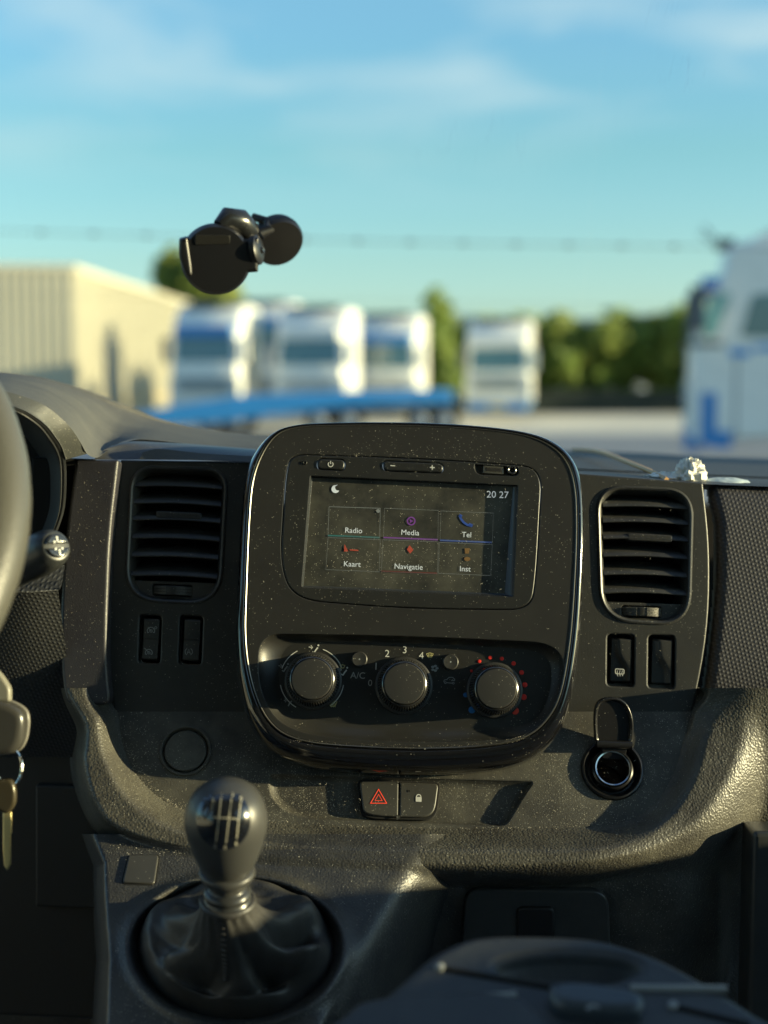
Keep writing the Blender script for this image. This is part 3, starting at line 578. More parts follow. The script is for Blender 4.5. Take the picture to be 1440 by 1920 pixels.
def vent(fr, outl, ys, xl, xr, tab, wheelx, wheely, lit):
    uv = fr.P(outl)[::-1]
    # raised lip + chamfered throat
    q = M(); q.loft(fr, [(inset(uv, -.0022), 0.0001), (inset(uv, -.0018), .0010), (inset(uv, -.0006), .0014), (inset(uv, .0006), .0006), (inset(uv, .0026), -.0050), (inset(uv, .0032), -.012), (inset(uv, .0036), -.040)], cap1=False)
    av = q.go('air_vent', VENT, dash, label=None)
    q = M(); q.loft(fr, [(inset(uv, .003), -.0395)]*2); q.go('vent_back', DEEP, av)
    first = None
    for i, y in enumerate(ys):
        a = fr.uv(xl(y), y, -.008); b = fr.uv(xr(y), y+(xr(y)-xl(y))*.035, -.008); q = M(); n = 9; sec = [(-.0010, -.0075), (-.0040, -.0062), (-.0046, -.0068), (.0062, -.026), (.0066, -.0275), (.0058, -.0278), (.0052, -.0270)]
        for k in range(n):
            t = k/(n-1); bow = .0013*sin(pi*t)
            for (dv, hh) in sec: q.v.append(fr.w((a[0]+(b[0]-a[0])*t, a[1]+(b[1]-a[1])*t+dv+bow), hh+.0052))
        m_ = len(sec)
        for k in range(n-1):
            for j in range(m_): jj = (j+1) % m_; q.f.append((k*m_+j, k*m_+jj, (k+1)*m_+jj, (k+1)*m_+j))
        q.go('slat', VENT, av, smooth=50)
    # centre tab, thumb wheel
    tx0, ty0, tx1 = tab; uvt = fr.P(rp([(tx0, ty0-7, 4), (tx1, ty0-3, 4), (tx1, ty0+11, 4), (tx0, ty0+7, 4)], 3))[::-1]
    tb = slab('slide_tab', fr, uvt, -.012, -.0012, .0012, VENT, av)
    q = M()
    for k in range(7):
        x = tx0+10+k*(tx1-tx0-20)/6; stroke(q, fr, [(x, ty0-3), (x, ty0+7)], .0006, -.0006)
    q.go('tab_ridges', BLK, tb)
    cx_, cy2 = wheelx, wheely; lo = outl
    # lower closing plate with slot
    yb = cy2-20; low = [p for p in outl if p[1] > yb+6]; low = sorted(low, key=lambda p: math.atan2(p[1]-cy2, p[0]-cx_))
    xa, xb = xl(yb), xr(yb)
    pl = [(xa, yb)]+[(xa+ (xb-xa)*t, yb+(xb-xa)*t*.035) for t in (.5, 1)]
    lowr = [p for p in outl if p[1] >= yb+8]
    ordr = [p for p in lowr]; ordr.sort(key=lambda p: p[0], reverse=True)
    poly = fr.P(pl)+[u for u in inset(fr.P(ordr), 0)]
    poly = poly[::-1]; slot = fr.P(rp([(cx_-38, cy2-12, 6), (cx_+38, cy2-9, 6), (cx_+38, cy2+13, 6), (cx_-38, cy2+10, 6)], 4))[::-1]
    cen = fr.uv(cx_, cy2); poly = [(cen[0]+(p[0]-cen[0])*.955, cen[1]+(p[1]-cen[1])*.93) for p in poly]
    plate('vent_foot', fr, poly, [slot], -.012, -.0045, .0006, VENT, av, wall=.006, ch=.0004)
    o_ = fr.w(fr.uv(cx_+2, cy2+1), -.0170); wh_ = 9*S; q = M(); q.lathe(o_-fr.v*wh_, fr.v, [(.0172, 0), (.0180, .0008), (.0180, 2*wh_-.0008), (.0172, 2*wh_)], 60, cap0=True)
    tw = q.go('thumb_wheel', BLK, av); q = M()
    for a in range(-22, 23):
        an = a*.045; d = fr.n*cos(an)+fr.u*sin(an); d2 = fr.n*cos(an+.018)+fr.u*sin(an+.018)
        if abs(a+2) < 5: continue
        for (z0, z1) in ((-.9, -.35), (-.25, .25), (.35, .9)):
            q.add([o_+d*.0179+fr.v*z0*wh_, o_+d*.0185+fr.v*z0*wh_, o_+d2*.0185+fr.v*z0*wh_, o_+d2*.0179+fr.v*z0*wh_, o_+d*.0179+fr.v*z1*wh_, o_+d*.0185+fr.v*z1*wh_, o_+d2*.0185+fr.v*z1*wh_, o_+d2*.0179+fr.v*z1*wh_], [(1, 2, 6, 5), (0, 1, 5, 4), (2, 3, 7, 6), (4, 5, 6, 7), (0, 3, 2, 1)])
    q.go('wheel_ribs', mat('rib_plastic', (.16, .15, .13), .5), tw, smooth=None)
    return av
vent(VL, vent_l, [903, 935, 966, 1000, 1034, 1070], lambda y: 252-(y-880)*.04+4, lambda y: 420-(y-880)*.055, (292, 964, 378), 322, 1106, False)
vent(VR, vent_r, [941, 970, 1001, 1034, 1068, 1102], lambda y: 1128+(y-920)*.01, lambda y: 1290-(y-920)*.02, (1177, 1006, 1262), 1205, 1146, True)

def rocker(fr, outl, kind, icons):
    uv = inset(fr.P(outl)[::-1], .0008); uvs = np.array(uv); c = uvs.mean(0); hw = (uvs[:, 0].max()-uvs[:, 0].min())/2; hh = (uvs[:, 1].max()-uvs[:, 1].min())/2
    q = M(); q.loft(fr, [(inset(uv, -.0006), -.0115)]*2, cap1=True)
    back = q.go('rocker_switch', DEEP, dash)
    # rocker body as a small sculpted surface
    q = M(); nu, nv = 26, 44; wx = hw*.80; wy = hh*.90
    for j in range(nv+1):
        tv = -1+2*j/nv
        for i in range(nu+1):
            tu = -1+2*i/nu
            if kind == 'curve':
                line = .15*tv*-1 + .45*math.tanh(-3.2*(tv+.05)); step = 1/(1+math.exp(-(tu*1.0-line*1.0-.05)*9)); h = -.0036+.0028*step*(1-.2*tv)+.0006*tv
            else: h = -.0026+.0020*abs(tv)-.0004*tu*tu+(.0006 if tv > 0 else 0)
            ed = max(abs(tu), abs(tv)); h -= .004*max(0, (ed-.93)/.07)**1.5
            skew = -2*S*(-tv) if kind != 'curve' else 0
            q.v.append(fr.w((c[0]+tu*wx+.3*S*tv+ (1.2*S), c[1]+tv*wy), h))
    for j in range(nv):
        for i in range(nu): a = j*(nu+1)+i; q.f.append((a, a+1, a+nu+2, a+nu+1))
    b = len(q.v); ringi = [j for j in range(nu+1)]+[j*(nu+1)+nu for j in range(1, nv+1)]+[nv*(nu+1)+j for j in range(nu-1, -1, -1)]+[j*(nu+1) for j in range(nv-1, 0, -1)]
    for k in ringi: q.v.append(q.v[k]-fr.n*.006)
    m_ = len(ringi)
    for k in range(m_): q.f.append((ringi[k], b+k, b+(k+1) % m_, ringi[(k+1) % m_]))
    body = q.go('rocker', BLK if kind == 'curve' else VENT, back, smooth=60)
    if icons:
        q = M(); icons(q); q.go('switch_symbol', PRINTD if kind != 'curve' else PRINT, back)
    return back
def gauge_icon(q, cx, cy_, r, fr, h, arm):
    stroke(q, fr, circ(cx, cy_, r, 20, R(150), R(390)), .0005, h); stroke(q, fr, circ(cx, cy_, r*.35, 10), .0004, h, closed=True)
    stroke(q, fr, [(cx, cy_), (cx+r*arm*.7, cy_-r*.9)], .0004, h)
    for a in (150, 390): stroke(q, fr, [(cx+r*cos(R(a)), cy_+r*sin(R(a))), (cx+r*.6*cos(R(a)), cy_+r*.6*sin(R(a)))], .0005, h)
def ic1(q):
    gauge_icon(q, 283, 1183, 7, VL, .0012, -1); stroke(q, VL, circ(292, 1177, 2.2, 8), .0004, .0012, closed=True)
    gauge_icon(q, 279, 1224, 6.5, VL, .0012, -1); stroke(q, VL, [(270, 1215), (275, 1219)], .0004, .0012)
def ic2(q):
    stroke(q, VL, circ(354, 1222, 6.8, 18, R(-60), R(60)), .0004, .0012); stroke(q, VL, circ(354, 1222, 6.8, 18, R(120), R(240)), .0004, .0012)
    stroke(q, VL, [(351, 1226), (354, 1217), (357, 1226)], .0004, .0012); stroke(q, VL, [(352, 1223), (356, 1223)], .0004, .0012)
def ic3(q):
    f = VR; h = .0014; stroke(q, f, rp([(1154, 1254, 2), (1170, 1255, 2), (1170, 1264, 2), (1154, 1263, 2)], 2), .0006, h, closed=True)
    for x in (1158, 1162.5, 1167): stroke(q, f, [(x, 1257), (x-1, 1262), (x+.5, 1268)], .00045, h)
rocker(VL, SWL[0], 'flat', ic1); rocker(VL, SWL[1], 'flat', ic2); rocker(VR, SWR[0], 'curve', ic3); rocker(VR, SWR[1], 'curve', None)

# --- left column trim
CLp = plane(165, 1000, 1.090, 11)
slab('column_trim', CLp, CLp.P(rp([(141, 863, 6), (223, 861, 6), (206, 1010, 60), (200, 1180, 60), (201, 1262, 30), (208, 1322, 20), (124, 1322, 20), (115, 1270, 40), (112, 1150, 60), (121, 1010, 60)], 6))[::-1], -.06, 0, .0028, COLM, dash, n=6)

# --- right soft pad (curved)
def padY(px, py):
    t = (px-1334)/140.; v = (py-1130)/240.
    edge = ss(0, 22, sdf(px, py, PADO)*-1)
    return 1.112+.012*v*v-.016*edge-.004*np.sin(np.clip(t, 0, 1)*pi)
PADO = [(1332, 905), (1700, 918), (1700, 1390), (1440, 1374), (1412, 1368), (1400, 1354), (1290, 1344), (1326, 1210), (1340, 1060)]
PADS = cr_([(1334, 908), (1420, 910), (1520, 913), (1520, 1080), (1520, 1240), (1520, 1378), (1440, 1373), (1414, 1367), (1402, 1354), (1350, 1349), (1300, 1346), (1327, 1200), (1341, 1050)], 1)
PP = plane(1400, 1100, 1.118, 9)
def pad_surface(px, py):
    d = -sdf(px, py, PADP); v = (py-1130)/240.
    return plane_depth(PP, px, py)+.014*v*v*v*v-.004*v - .010*np.sqrt(np.clip(1-(1-np.clip(d/26., 0, 1))**2, 0, 1)) + .05*ss(1, -3, d)
PADP = cr_([(1333, 908), (1420, 910), (1480, 912), (1700, 916), (1700, 1386), (1480, 1378), (1444, 1374), (1424, 1371), (1412, 1366), (1402, 1357), (1385, 1352), (1340, 1349), (1304, 1346), (1318, 1290), (1330, 1200), (1338, 1120), (1341, 1050), (1339, 980)], 5)
grid('soft_pad', 1290, 1560, 896, 1392, 2.5, pad_surface, PAD, dash, keep=lambda a, b: sdf(a, b, PADP) < 4)
# --- dash top, cowl and binnacle
patch('dash_top', [[(1030, 888, 1.128), (1200, 900, 1.128), (1330, 908, 1.13), (1700, 922, 1.13)],
                   [(1030, 884, 1.17), (1200, 893, 1.17), (1330, 900, 1.17), (1700, 914, 1.17)],
                   [(1030, 880, 1.30), (1200, 887, 1.30), (1330, 893, 1.30), (1700, 908, 1.30)],
                   [(1030, 876, 1.305), (1200, 884, 1.305), (1330, 890, 1.305), (1700, 905, 1.305)],
                   [(1030, 876, 1.35), (1200, 881, 1.35), (1330, 888, 1.35), (1700, 903, 1.35)],
                   [(1030, 843, 1.72), (1200, 849, 1.72), (1330, 856, 1.72), (1700, 868, 1.72)],
                   [(1030, 860, 1.86), (1200, 866, 1.86), (1330, 872, 1.86), (1700, 885, 1.86)]], DARKTOP, dash, 4, 5)
patch('dash_top', [[(470, 865, 1.13), (760, 872, 1.13), (1050, 884, 1.13)], [(470, 835, 1.40), (760, 845, 1.4), (1050, 860, 1.4)], [(470, 815, 1.72), (760, 830, 1.72), (1050, 848, 1.72)], [(470, 835, 1.86), (760, 850, 1.86), (1050, 868, 1.86)]], DARKTOP, dash)
rowf = [(-160, 740, .99), (-80, 730, .99), (0, 733, 1.0), (45, 744, 1.005), (83, 760, 1.01), (110, 780, 1.02), (133, 803, 1.03), (150, 828, 1.045), (163, 851, 1.06), (182, 858, 1.09), (200, 846, 1.12), (218, 833, 1.14), (260, 824, 1.16), (350, 832, 1.18), (430, 840, 1.18), (540, 848, 1.18)]
back = [(-160, 700, 1.30), (-80, 697, 1.30), (0, 698, 1.30), (40, 702, 1.30), (80, 708, 1.31), (115, 717, 1.32), (150, 727, 1.33), (178, 737, 1.34), (205, 748, 1.35), (232, 759, 1.36), (260, 770, 1.37), (290, 782, 1.38), (330, 793, 1.40), (380, 803, 1.42), (440, 811, 1.44), (540, 817, 1.46)]
def mixrow(a, b, t, lift=0): return [(p[0]*(1-t)+r[0]*t, p[1]*(1-t)+r[1]*t-lift, p[2]*(1-t)+r[2]*t) for p, r in zip(a, b)]
patch('instrument_cowl', [rowf, mixrow(rowf, back, .04, 1), mixrow(rowf, back, .3, 3), mixrow(rowf, back, .65, 4), mixrow(rowf, back, .9, 1.5), back, [(x, y+8, Y+.15) for x, y, Y in back], [(x, y+60, 1.72) for x, y, Y in back]], COWL, dash, 4, 5)
lipo = rowf[:9]; lipi = [(-160, 752, .985), (-80, 750, .985), (0, 757, .99), (40, 768, .993), (67, 783, 1.0), (88, 800, 1.01), (102, 818, 1.02), (115, 838, 1.035), (123, 862, 1.05)]
patch('binnacle_lip', [lipo, mixrow(lipo, lipi, .08), mixrow(lipo, lipi, .5), mixrow(lipo, lipi, .92), lipi, [(x-3, y+4, Y+.01) for x, y, Y in lipi]], mat('lip_plastic', (.06, .062, .058), .5, grain=('fine', 700, .4), dust=.6), dash, 4, 4)
# hood inner tunnel and right side wall of the instrument recess
inn = lipi[1:]+[(125, 900, 1.055), (122, 950, 1.06), (112, 985, 1.06), (98, 1015, 1.06), (70, 1060, 1.06), (-80, 1080, 1.06)]
patch('binnacle_tunnel', [inn, [(x-8, y+2, Y) for x, y, Y in inn], [(x-16, y+6, Y+.01) for x, y, Y in inn], [(x*.8-22, 900+(y-900)*.8, Y+.13) for x, y, Y in inn]], mat('tunnel_plastic', (.020, .021, .022), .5), dash, 3, 4)
q = M(); fg = Fr(at(0, 900, 1.16), (0, -1, .15), 2); q.loft(fg, [([(-.12, -.12), (.05, -.12), (.045, .035), (.0, .055), (-.12, .055)], 0)]*2); gp = q.go('instrument_face', DEEP, dash)
for c, r in (((-20, 960), 95), ((-20, 960), 84)):
    q = M(); u0 = fg.uv(*c); ringp = circ(u0[0], u0[1], r*1.16/F, 60); q.loft(fg, [(ringp, 0), (ringp, .012), (inset(ringp, .002), .013), (inset(ringp, .004), .006)], cap1=False); q.go('gauge_ring', mat('gauge_ring', (.06, .07, .075), .35), gp)
q = M(); u0 = fg.uv(-20, 960)
for k in range(40):
    a = R(-40+k*7); stroke(q, fg, [(u0[0]+cos(a)*.030, u0[1]+sin(a)*.030), (u0[0]+cos(a)*.033, u0[1]+sin(a)*.033)], .0006, .001, px=False)
q.go('gauge_marks', PRINTD, gp)
# small hump ahead of the left vent
patch('cowl_shelf', [[(176, 862, 1.115), (230, 862, 1.118), (300, 862, 1.12), (380, 863, 1.12), (480, 866, 1.12)],
                     [(186, 850, 1.12), (232, 842, 1.13), (300, 845, 1.13), (380, 850, 1.13), (480, 855, 1.13)],
                     [(205, 838, 1.13), (240, 830, 1.14), (300, 832, 1.15), (380, 838, 1.15), (480, 846, 1.15)],
                     [(212, 834, 1.16), (250, 826, 1.17), (300, 828, 1.18), (380, 834, 1.18), (480, 842, 1.18)]], mat('shelf_plastic', (.05, .052, .058), .45, grain=('fine', 700, .3), dust=.8), dash)
patch('cowl_recess', [[(262, 861, 1.112), (300, 861, 1.112), (380, 863, 1.112), (480, 865, 1.112)], [(268, 848, 1.116), (300, 842, 1.118), (380, 850, 1.118), (480, 856, 1.118)]], mat('recess_plastic', (.06, .062, .056), .5, grain=('fine', 700, .3)), dash)
fkd = plane(110, 1000, 1.12, 0); q = M(); q.loft(fkd, bevrows(fkd.P(RR(60, 858, 175, 1330, 3))[::-1], -.01, 0, .001)); q.go('gap_dark_filler', DEEP, dash)  # near-black slab added behind the gap so it reads as deep shade
# steering column shroud
patch('column_shroud', [[(-60, 1050, 1.06), (40, 1048, 1.06), (122, 1060, 1.06)], [(-60, 1085, 1.02), (40, 1090, 1.02), (116, 1095, 1.03)], [(-60, 1105, 1.0), (40, 1112, 1.0), (112, 1106, 1.01)], [(-60, 1112, 1.03), (40, 1118, 1.03), (110, 1112, 1.04)], [(-60, 1420, 1.12), (40, 1420, 1.12), (150, 1420, 1.12)]], mat('shroud_plastic', (.035, .036, .037), .5, grain=('weave', 2200, .4)), dash)
q = M(); fk = plane(60, 1560, 1.14, 5); q.loft(fk, bevrows(fk.P(RR(-150, 1400, 190, 1900, 8))[::-1], -.02, 0, .004)); q.go('knee_panel', mat('knee_plastic', (.022, .020, .016), .6), dash)
q = M(); fk2 = plane(150, 1560, 1.13, 5); q.loft(fk2, bevrows(fk2.P(RR(66, 1472, 186, 1700, 5))[::-1], -.01, 0, .002)); q.go('fuse_cover', mat('knee_plastic2', (.018, .017, .014), .6), dash)

# --- lower dash: inner fascia and sculpted surround
INN = cr_([(212, 1286), (219, 1340), (228, 1398), (250, 1448), (290, 1492), (340, 1520), (420, 1537), (560, 1548), (760, 1555), (960, 1556), (1100, 1554), (1180, 1540), (1232, 1506), (1266, 1450), (1284, 1390), (1298, 1340), (1303, 1286), (1000, 1280), (700, 1280), (400, 1280)], 8)
tray = rp([(505, 1452, 6), (1000, 1466, 8), (985, 1486, 20), (948, 1548, 14), (560, 1534, 60), (508, 1500, 40)], 6)
SOCK = (1148, 1443); BLANK = (348, 1408)
def lc(px, py, r, n=40): return ccirc(LP, px, py, r, 0, n, 1.06)
sock_hole = lc(*SOCK, 50); blank_hole = lc(*BLANK, 46)
plate('lower_fascia', LP, LP.P(INN)[::-1], [LP.P(tray)[::-1], sock_hole, blank_hole], -.012, 0, .0012, DUSTY, dash, wall=.004, ch=.0012)
tr0 = LP.P(tray)[::-1]; q = M(); q.loft(LP, [(inset(tr0, -.0001), -.0010), (inset(tr0, .0010), -.0030), (inset(tr0, .0028), -.0047), (inset(tr0, .0050), -.0052)]); q.go('storage_recess', DUSTY, dash, smooth=60)
# hazard and lock buttons
hb = empty('hazard_lock_module', LP.w(LP.uv(748, 1498), 0)); hb.parent = dash; hb.location = hb.location-wl(dash)
hzd = rp([(673, 1464, 9), (748, 1466, 1), (747, 1533, 1), (700, 1530, 18), (680, 1524, 10)], 4); lkd = rp([(749, 1466, 1), (823, 1469, 9), (816, 1522, 16), (800, 1533, 14), (748, 1533, 1)], 4)
# the module body
q = M(); q.loft(LP, bevrows(inset(LP.P(rp([(671, 1462, 9), (825, 1467, 10), (818, 1526, 18), (802, 1536, 14), (698, 1533, 18), (678, 1526, 10)], 4))[::-1], -.0006), -.010, -.0012, .0006)); q.go('button_housing', DEEP, hb)
BTN = mat('button_plastic', (.045, .044, .040), .42, dust=.8, film=.06)
b1 = slab('hazard_button', LP, inset(LP.P(hzd)[::-1], .0003), -.008, .0006, .0010, BTN, hb); b2 = slab('lock_button', LP, inset(LP.P(lkd)[::-1], .0003), -.008, .0006, .0010, BTN, hb)
q = M()
for k, wd in ((1, .0009), (.45, .0006)): stroke(q, LP, [(710, 1497-17*k), (710+15*k, 1497+9*k), (710-15*k, 1497+9*k)], wd, .0009, closed=True)
q.v = q.v; q.go('hazard_triangle', em('hazard_red', (.75, .05, .02), .35), b1)
q = M(); stroke(q, LP, circ(785, 1494, 4.2, 12, pi, 2*pi), .0007, .0009); fill(q, LP, rp([(779.5, 1494, 1), (790.5, 1494.3, 1), (790.5, 1503.3, 1), (779.5, 1503, 1)], 2)[::-1], .0009); q.go('padlock_symbol', PRINT, b2)
q = M(); fill(q, LP, circ(767, 1483, 2.2, 10)[::-1], .0009); q.go('indicator_dot', DEEP, b2)
# round blanking cover
q = M(); c0 = LP.uv(*BLANK); o_ = LP.w(c0, 0); k = 1.06/F
q.lathe(o_, LP.n, [(46*k, -.004), (50*k, .0002), (49*k, .0016), (46*k, .0018), (44*k, .0006), (43.5*k, -.002), (41*k, -.002), (40*k, .0006), (38*k, .0012), (5*k, .0013)], 64); q.go('blanking_cover', DUSTY, dash)

# sculpted surround + console as one skin each
INNp = INN
OUT = cr_([(152, 1372), (148, 1430), (165, 1500), (205, 1556), (300, 1590), (450, 1612), (620, 1624), (800, 1632), (1000, 1632), (1130, 1622), (1230, 1596), (1310, 1545), (1366, 1470), (1396, 1400), (1404, 1340), (1404, 1250), (700, 1250), (152, 1250)], 10)
def rimY(px, py):
    L_ = plane_depth(LP, px, py); d = sdf(px, py, INNp); d2 = sdf(px, py, OUT)
    up = ss(-6, 44, d)*(.022-.010*ss(1100, 1300, px)) - .05*ss(-3, -26, d)
    fallk = .055-.034*ss(1120, 1340, px)
    w_ = 42+13*ss(1100, 1350, px)-14*ss(420, 200, px); fallk = fallk+.06*ss(320, 170, px)
    return L_ - up + fallk*np.clip((d2+14)/w_, 0, 3)**1.8*.8
def backY(px, py):
    a = 1.075-.044*ss(1500, 1600, py)*ss(1430, 1240, px)+.02*ss(1640, 1900, py)
    l_ = ss(330, 170, px); r_ = ss(1250, 1420, px)
    return a + .12*ss(4, -22, sdf(px, py, INNp)) + .16*l_ - .012*r_*ss(1900, 1400, py) + .02*ss(1345, 1375, px)*ss(1560, 1600, py)
def rim_surface(px, py): return smin(rimY(px, py), backY(px, py), .012)
CON = cr_([(192, 1540), (193, 1620), (196, 1700), (203, 1800), (215, 1990), (400, 2000), (560, 1995), (604, 1930), (655, 1840), (705, 1755), (740, 1695), (768, 1655), (800, 1610), (800, 1540), (500, 1530)], 3)
def conY(px, py):
    L_ = plane_depth(CP, px, py); d = sdf(px, py, CON); right = ss(560, 640, px)
    fall = .9*(np.clip((d+34)/90, 0, 4)**2)*.05*right + (1-right)*np.clip((d+5)/30, 0, 3)**2*.22
    ex = (px-442)/200.; ey = (py-1772)/np.where(py < 1772, 128., 150.); e_ = np.hypot(ex, ey); de = (e_-1)*150
    lip = -.0050*np.exp(-(de/14.)**2); ins = .030*ss(4, -34, de)
    return L_ + fall + lip + ins
def con_surface(px, py): return smin(conY(px, py), rim_surface(px, py)+.004, .016)
grid('grained_surround', -60, 1520, 1290, 1990, 4, rim_surface, GRAIN, dash)
def con_keep(px, py): return (conY(px, py) < rim_surface(px, py)+.010) & (py > 1560)
grid('gear_console', 150, 900, 1560, 1990, 4, lambda a, b: con_surface(a, b)-.0008, GRAIN2, dash, keep=con_keep)
# square blank on console
bp_ = [(242, 1606, 6), (298, 1606, 6), (290, 1660, 6), (230, 1658, 6)]
slab('blank_button', CP, inset(CP.P(rp(bp_, 4))[::-1], -.0012), -.004, .0008, .0004, DEEP, dash); slab('blank_button', CP, CP.P(rp(bp_, 4))[::-1], -.004, .0022, .0009, BTN, dash)
# compartment flap in the knee recess
BK = plane(1006, 1710, 1.028, -3, 1.0)
flap = rp([(872, 1665, 34), (1140, 1668, 34), (1146, 1820, 10), (862, 1820, 10)], 8)
FLM = mat('flap_plastic', (.034, .036, .035), .38, film=.06)
fl = slab('compartment_flap', BK, BK.P(flap)[::-1], -.02, .002, .002, FLM, dash)
slab('flap_latch', BK, BK.P(rp([(968, 1697, 12), (1038, 1697, 12), (1040, 1780, 3), (968, 1780, 3)], 5))[::-1], .001, .0045, .002, mat('latch_dark', (.008, .008, .008), .5), fl)
q = M(); rk = plane(1420, 1750, 1.02, 3); q.loft(rk, bevrows(rk.P(rp([(1412, 1560, 10), (1560, 1560, 5), (1560, 1990, 5), (1400, 1990, 5)], 3))[::-1], -.03, 0, .004)); q.go('side_bin_panel', FLM, dash)

# power socket
ps = empty('power_socket', LP.w(LP.uv(*SOCK), 0)); ps.parent = dash; ps.location = ps.location-wl(dash)
o_ = LP.w(LP.uv(*SOCK), 0); SK = mat('socket_plastic', (.010, .010, .011), .3)
q = M(); q.lathe(o_, LP.n, [(60*k, .0003), (58*k, .0022), (55*k, .0026), (52*k, .0010), (46*k, -.004), (42*k, -.0035), (39*k, .002), (36*k, .003), (35*k, -.02)], 64, cap1=False); q.go('socket_collar', SK, ps)
q = M(); q.lathe(o_, LP.n, [(35.5*k, -.01), (35*k, .0030), (33.5*k, .0040), (31*k, .0036), (30*k, -.010), (29.6*k, -.030)], 64, cap1=False); q.go('socket_ring', CHROME, ps)
q = M(); q.lathe(o_, LP.n, [(30*k, -.030), (29*k, -.034)], 40); q.lathe(o_, LP.n, [(8*k, -.034), (8*k, -.030), (6*k, -.029)], 20); q.go('socket_contact', mat('contact_brown', (.06, .03, .025), .4), ps)
capf = Fr(LP.w(LP.uv(1150, 1406), .004), (0.05, -.93, .02), 3)
capo = rp([(1116, 1396, 14), (1112, 1340, 30), (1122, 1308, 34), (1172, 1308, 40), (1190, 1352, 34), (1184, 1398, 14)], 6)
cu = capf.P(capo); ar = cu if True else cu[::-1]
q = M(); q.loft(capf, bevrows(ar, -.0030, .0006, .0008), cap1=False, cap0=True); q.loft(capf, [(inset(ar, .0012), .0006), (inset(ar, .0016), .0004), (inset(ar, .0028), -.0012), (inset(ar, .003), -.0016)]); sc_ = q.go('socket_cap', mat('cap_plastic', (.016, .016, .017), .25, dust=.6), ps)
q = M(); ha, hb_ = capf.w(capf.uv(1118, 1394), .001), capf.w(capf.uv(1184, 1397), .001); q.tube([ha, ha.lerp(hb_, .5), hb_], .0030, 12); q.go('cap_hinge', SK, ps)
slab('hinge_strap', capf, capf.P(rp([(1128, 1396, 4), (1176, 1398, 4), (1172, 1424, 4), (1130, 1422, 4)], 3))[::-1], -.003, .0008, .0006, SK, ps)

# ------------------------------------------------------------------ infotainment pod
pod = empty('infotainment_pod', at(765, 1400, 1.05), label='raised rounded centre pod with gloss black surround, touchscreen and heater controls', cat='infotainment')
outer = [(478, 792, 90), (1078, 818, 120), (1108, 960, 60), (1092, 1220, 90), (1066, 1430, 150), (960, 1452, 90), (560, 1444, 90), (462, 1420, 150), (436, 1200, 90), (452, 940, 60)]
outer = cr_([(560, 793), (620, 789), (700, 788), (800, 789), (900, 795), (985, 806), (1040, 824), (1076, 856), (1094, 905), (1100, 980), (1098, 1080), (1090, 1200), (1074, 1310), (1050, 1375), (1005, 1418), (940, 1440), (850, 1448), (760, 1450), (660, 1446), (575, 1436), (505, 1408), (466, 1355), (446, 1285), (439, 1200), (442, 1100), (448, 980), (457, 890), (480, 838), (514, 806)], 5)
inner = cr_([(560, 800), (620, 797), (700, 796), (800, 798), (900, 804), (980, 815), (1030, 834), (1062, 864), (1078, 910), (1082, 980), (1079, 1080), (1070, 1200), (1052, 1300), (1024, 1352), (985, 1382), (930, 1396), (850, 1403), (760, 1404), (660, 1400), (580, 1392), (525, 1372), (490, 1330), (468, 1265), (459, 1190), (461, 1100), (466, 980), (474, 900), (494, 846), (522, 812)], 5)
uo = PD.P(outer)[::-1]; ui = PD.P(inner)[::-1]
def lerp_uv(a, b, t): return [(p[0]*(1-t)+r[0]*t, p[1]*(1-t)+r[1]*t) for p, r in zip(a, b)]
q = M(); q.loft(PD, [(inset(uo, -.003), -.055), (inset(uo, -.002), -.030), (uo, -.010), (lerp_uv(uo, ui, .12), -.0055), (lerp_uv(uo, ui, .35), -.0015), (lerp_uv(uo, ui, .62), .0004), (lerp_uv(uo, ui, .85), .0002), (lerp_uv(uo, ui, .97), -.0008), (ui, -.003)], cap1=False)
bz = q.go('gloss_surround', GLOSS, pod, smooth=180)
q = M(); q.loft(PD, [(inset(ui, -.0003), -.0012), (inset(ui, .00002), .0002), (inset(ui, .0004), .0006), (inset(ui, .0009), .0002), (inset(ui, .0010), -.002)], cap1=False); q.go('edge_bead', mat('bead_metal', (.16, .155, .14), .3, metal=.7), pod)
# slits at the right flank
q = M()
for kk in range(13):
    y = 985+kk*16; x = 1099-max(0, kk-4)*.9; a = PD.w(PD.uv(x, y), -.012); b = PD.w(PD.uv(x-3, y+11), -.022)
    q.tube([a, b], .0006, 6)
q.go('side_slits', mat('slit_edge', (.15, .15, .14), .3, metal=.5), pod)
radio = rp([(548, 851, 28), (780, 858, 300), (998, 873, 34), (1016, 900, 24), (1006, 1080, 60), (996, 1144, 44), (760, 1142, 300), (552, 1125, 54), (524, 1060, 60), (536, 880, 40)], 7)
clim_o = rp([(486, 1188, 44), (760, 1192, 200), (1052, 1206, 60), (1062, 1290, 60), (1030, 1384, 70), (760, 1394, 300), (540, 1376, 90), (484, 1300, 70)], 8)
clim_i = rp([(530, 1204, 40), (760, 1204, 200), (1030, 1220, 60), (1036, 1290, 60), (1004, 1362, 56), (760, 1366, 300), (570, 1350, 70), (518, 1296, 60)], 8)
ur = PD.P(radio)[::-1]; uc = PD.P(clim_o)[::-1]; uci = PD.P(clim_i, -.010)[::-1]
plate('fascia', PD, inset(ui, .0007), [ur, uc], -.006, 0, .0008, FAS, pod, wall=.004, ch=.0006)
q = M(); q.loft(PD, [(uc, -.0005), (lerp_uv(uc, uci, .06), -.0022), (lerp_uv(uc, uci, .30), -.0055), (lerp_uv(uc, uci, .65), -.0085), (lerp_uv(uc, uci, .92), -.0098), (uci, -.0100)]); q.go('climate_bowl', FAS, pod, smooth=50)
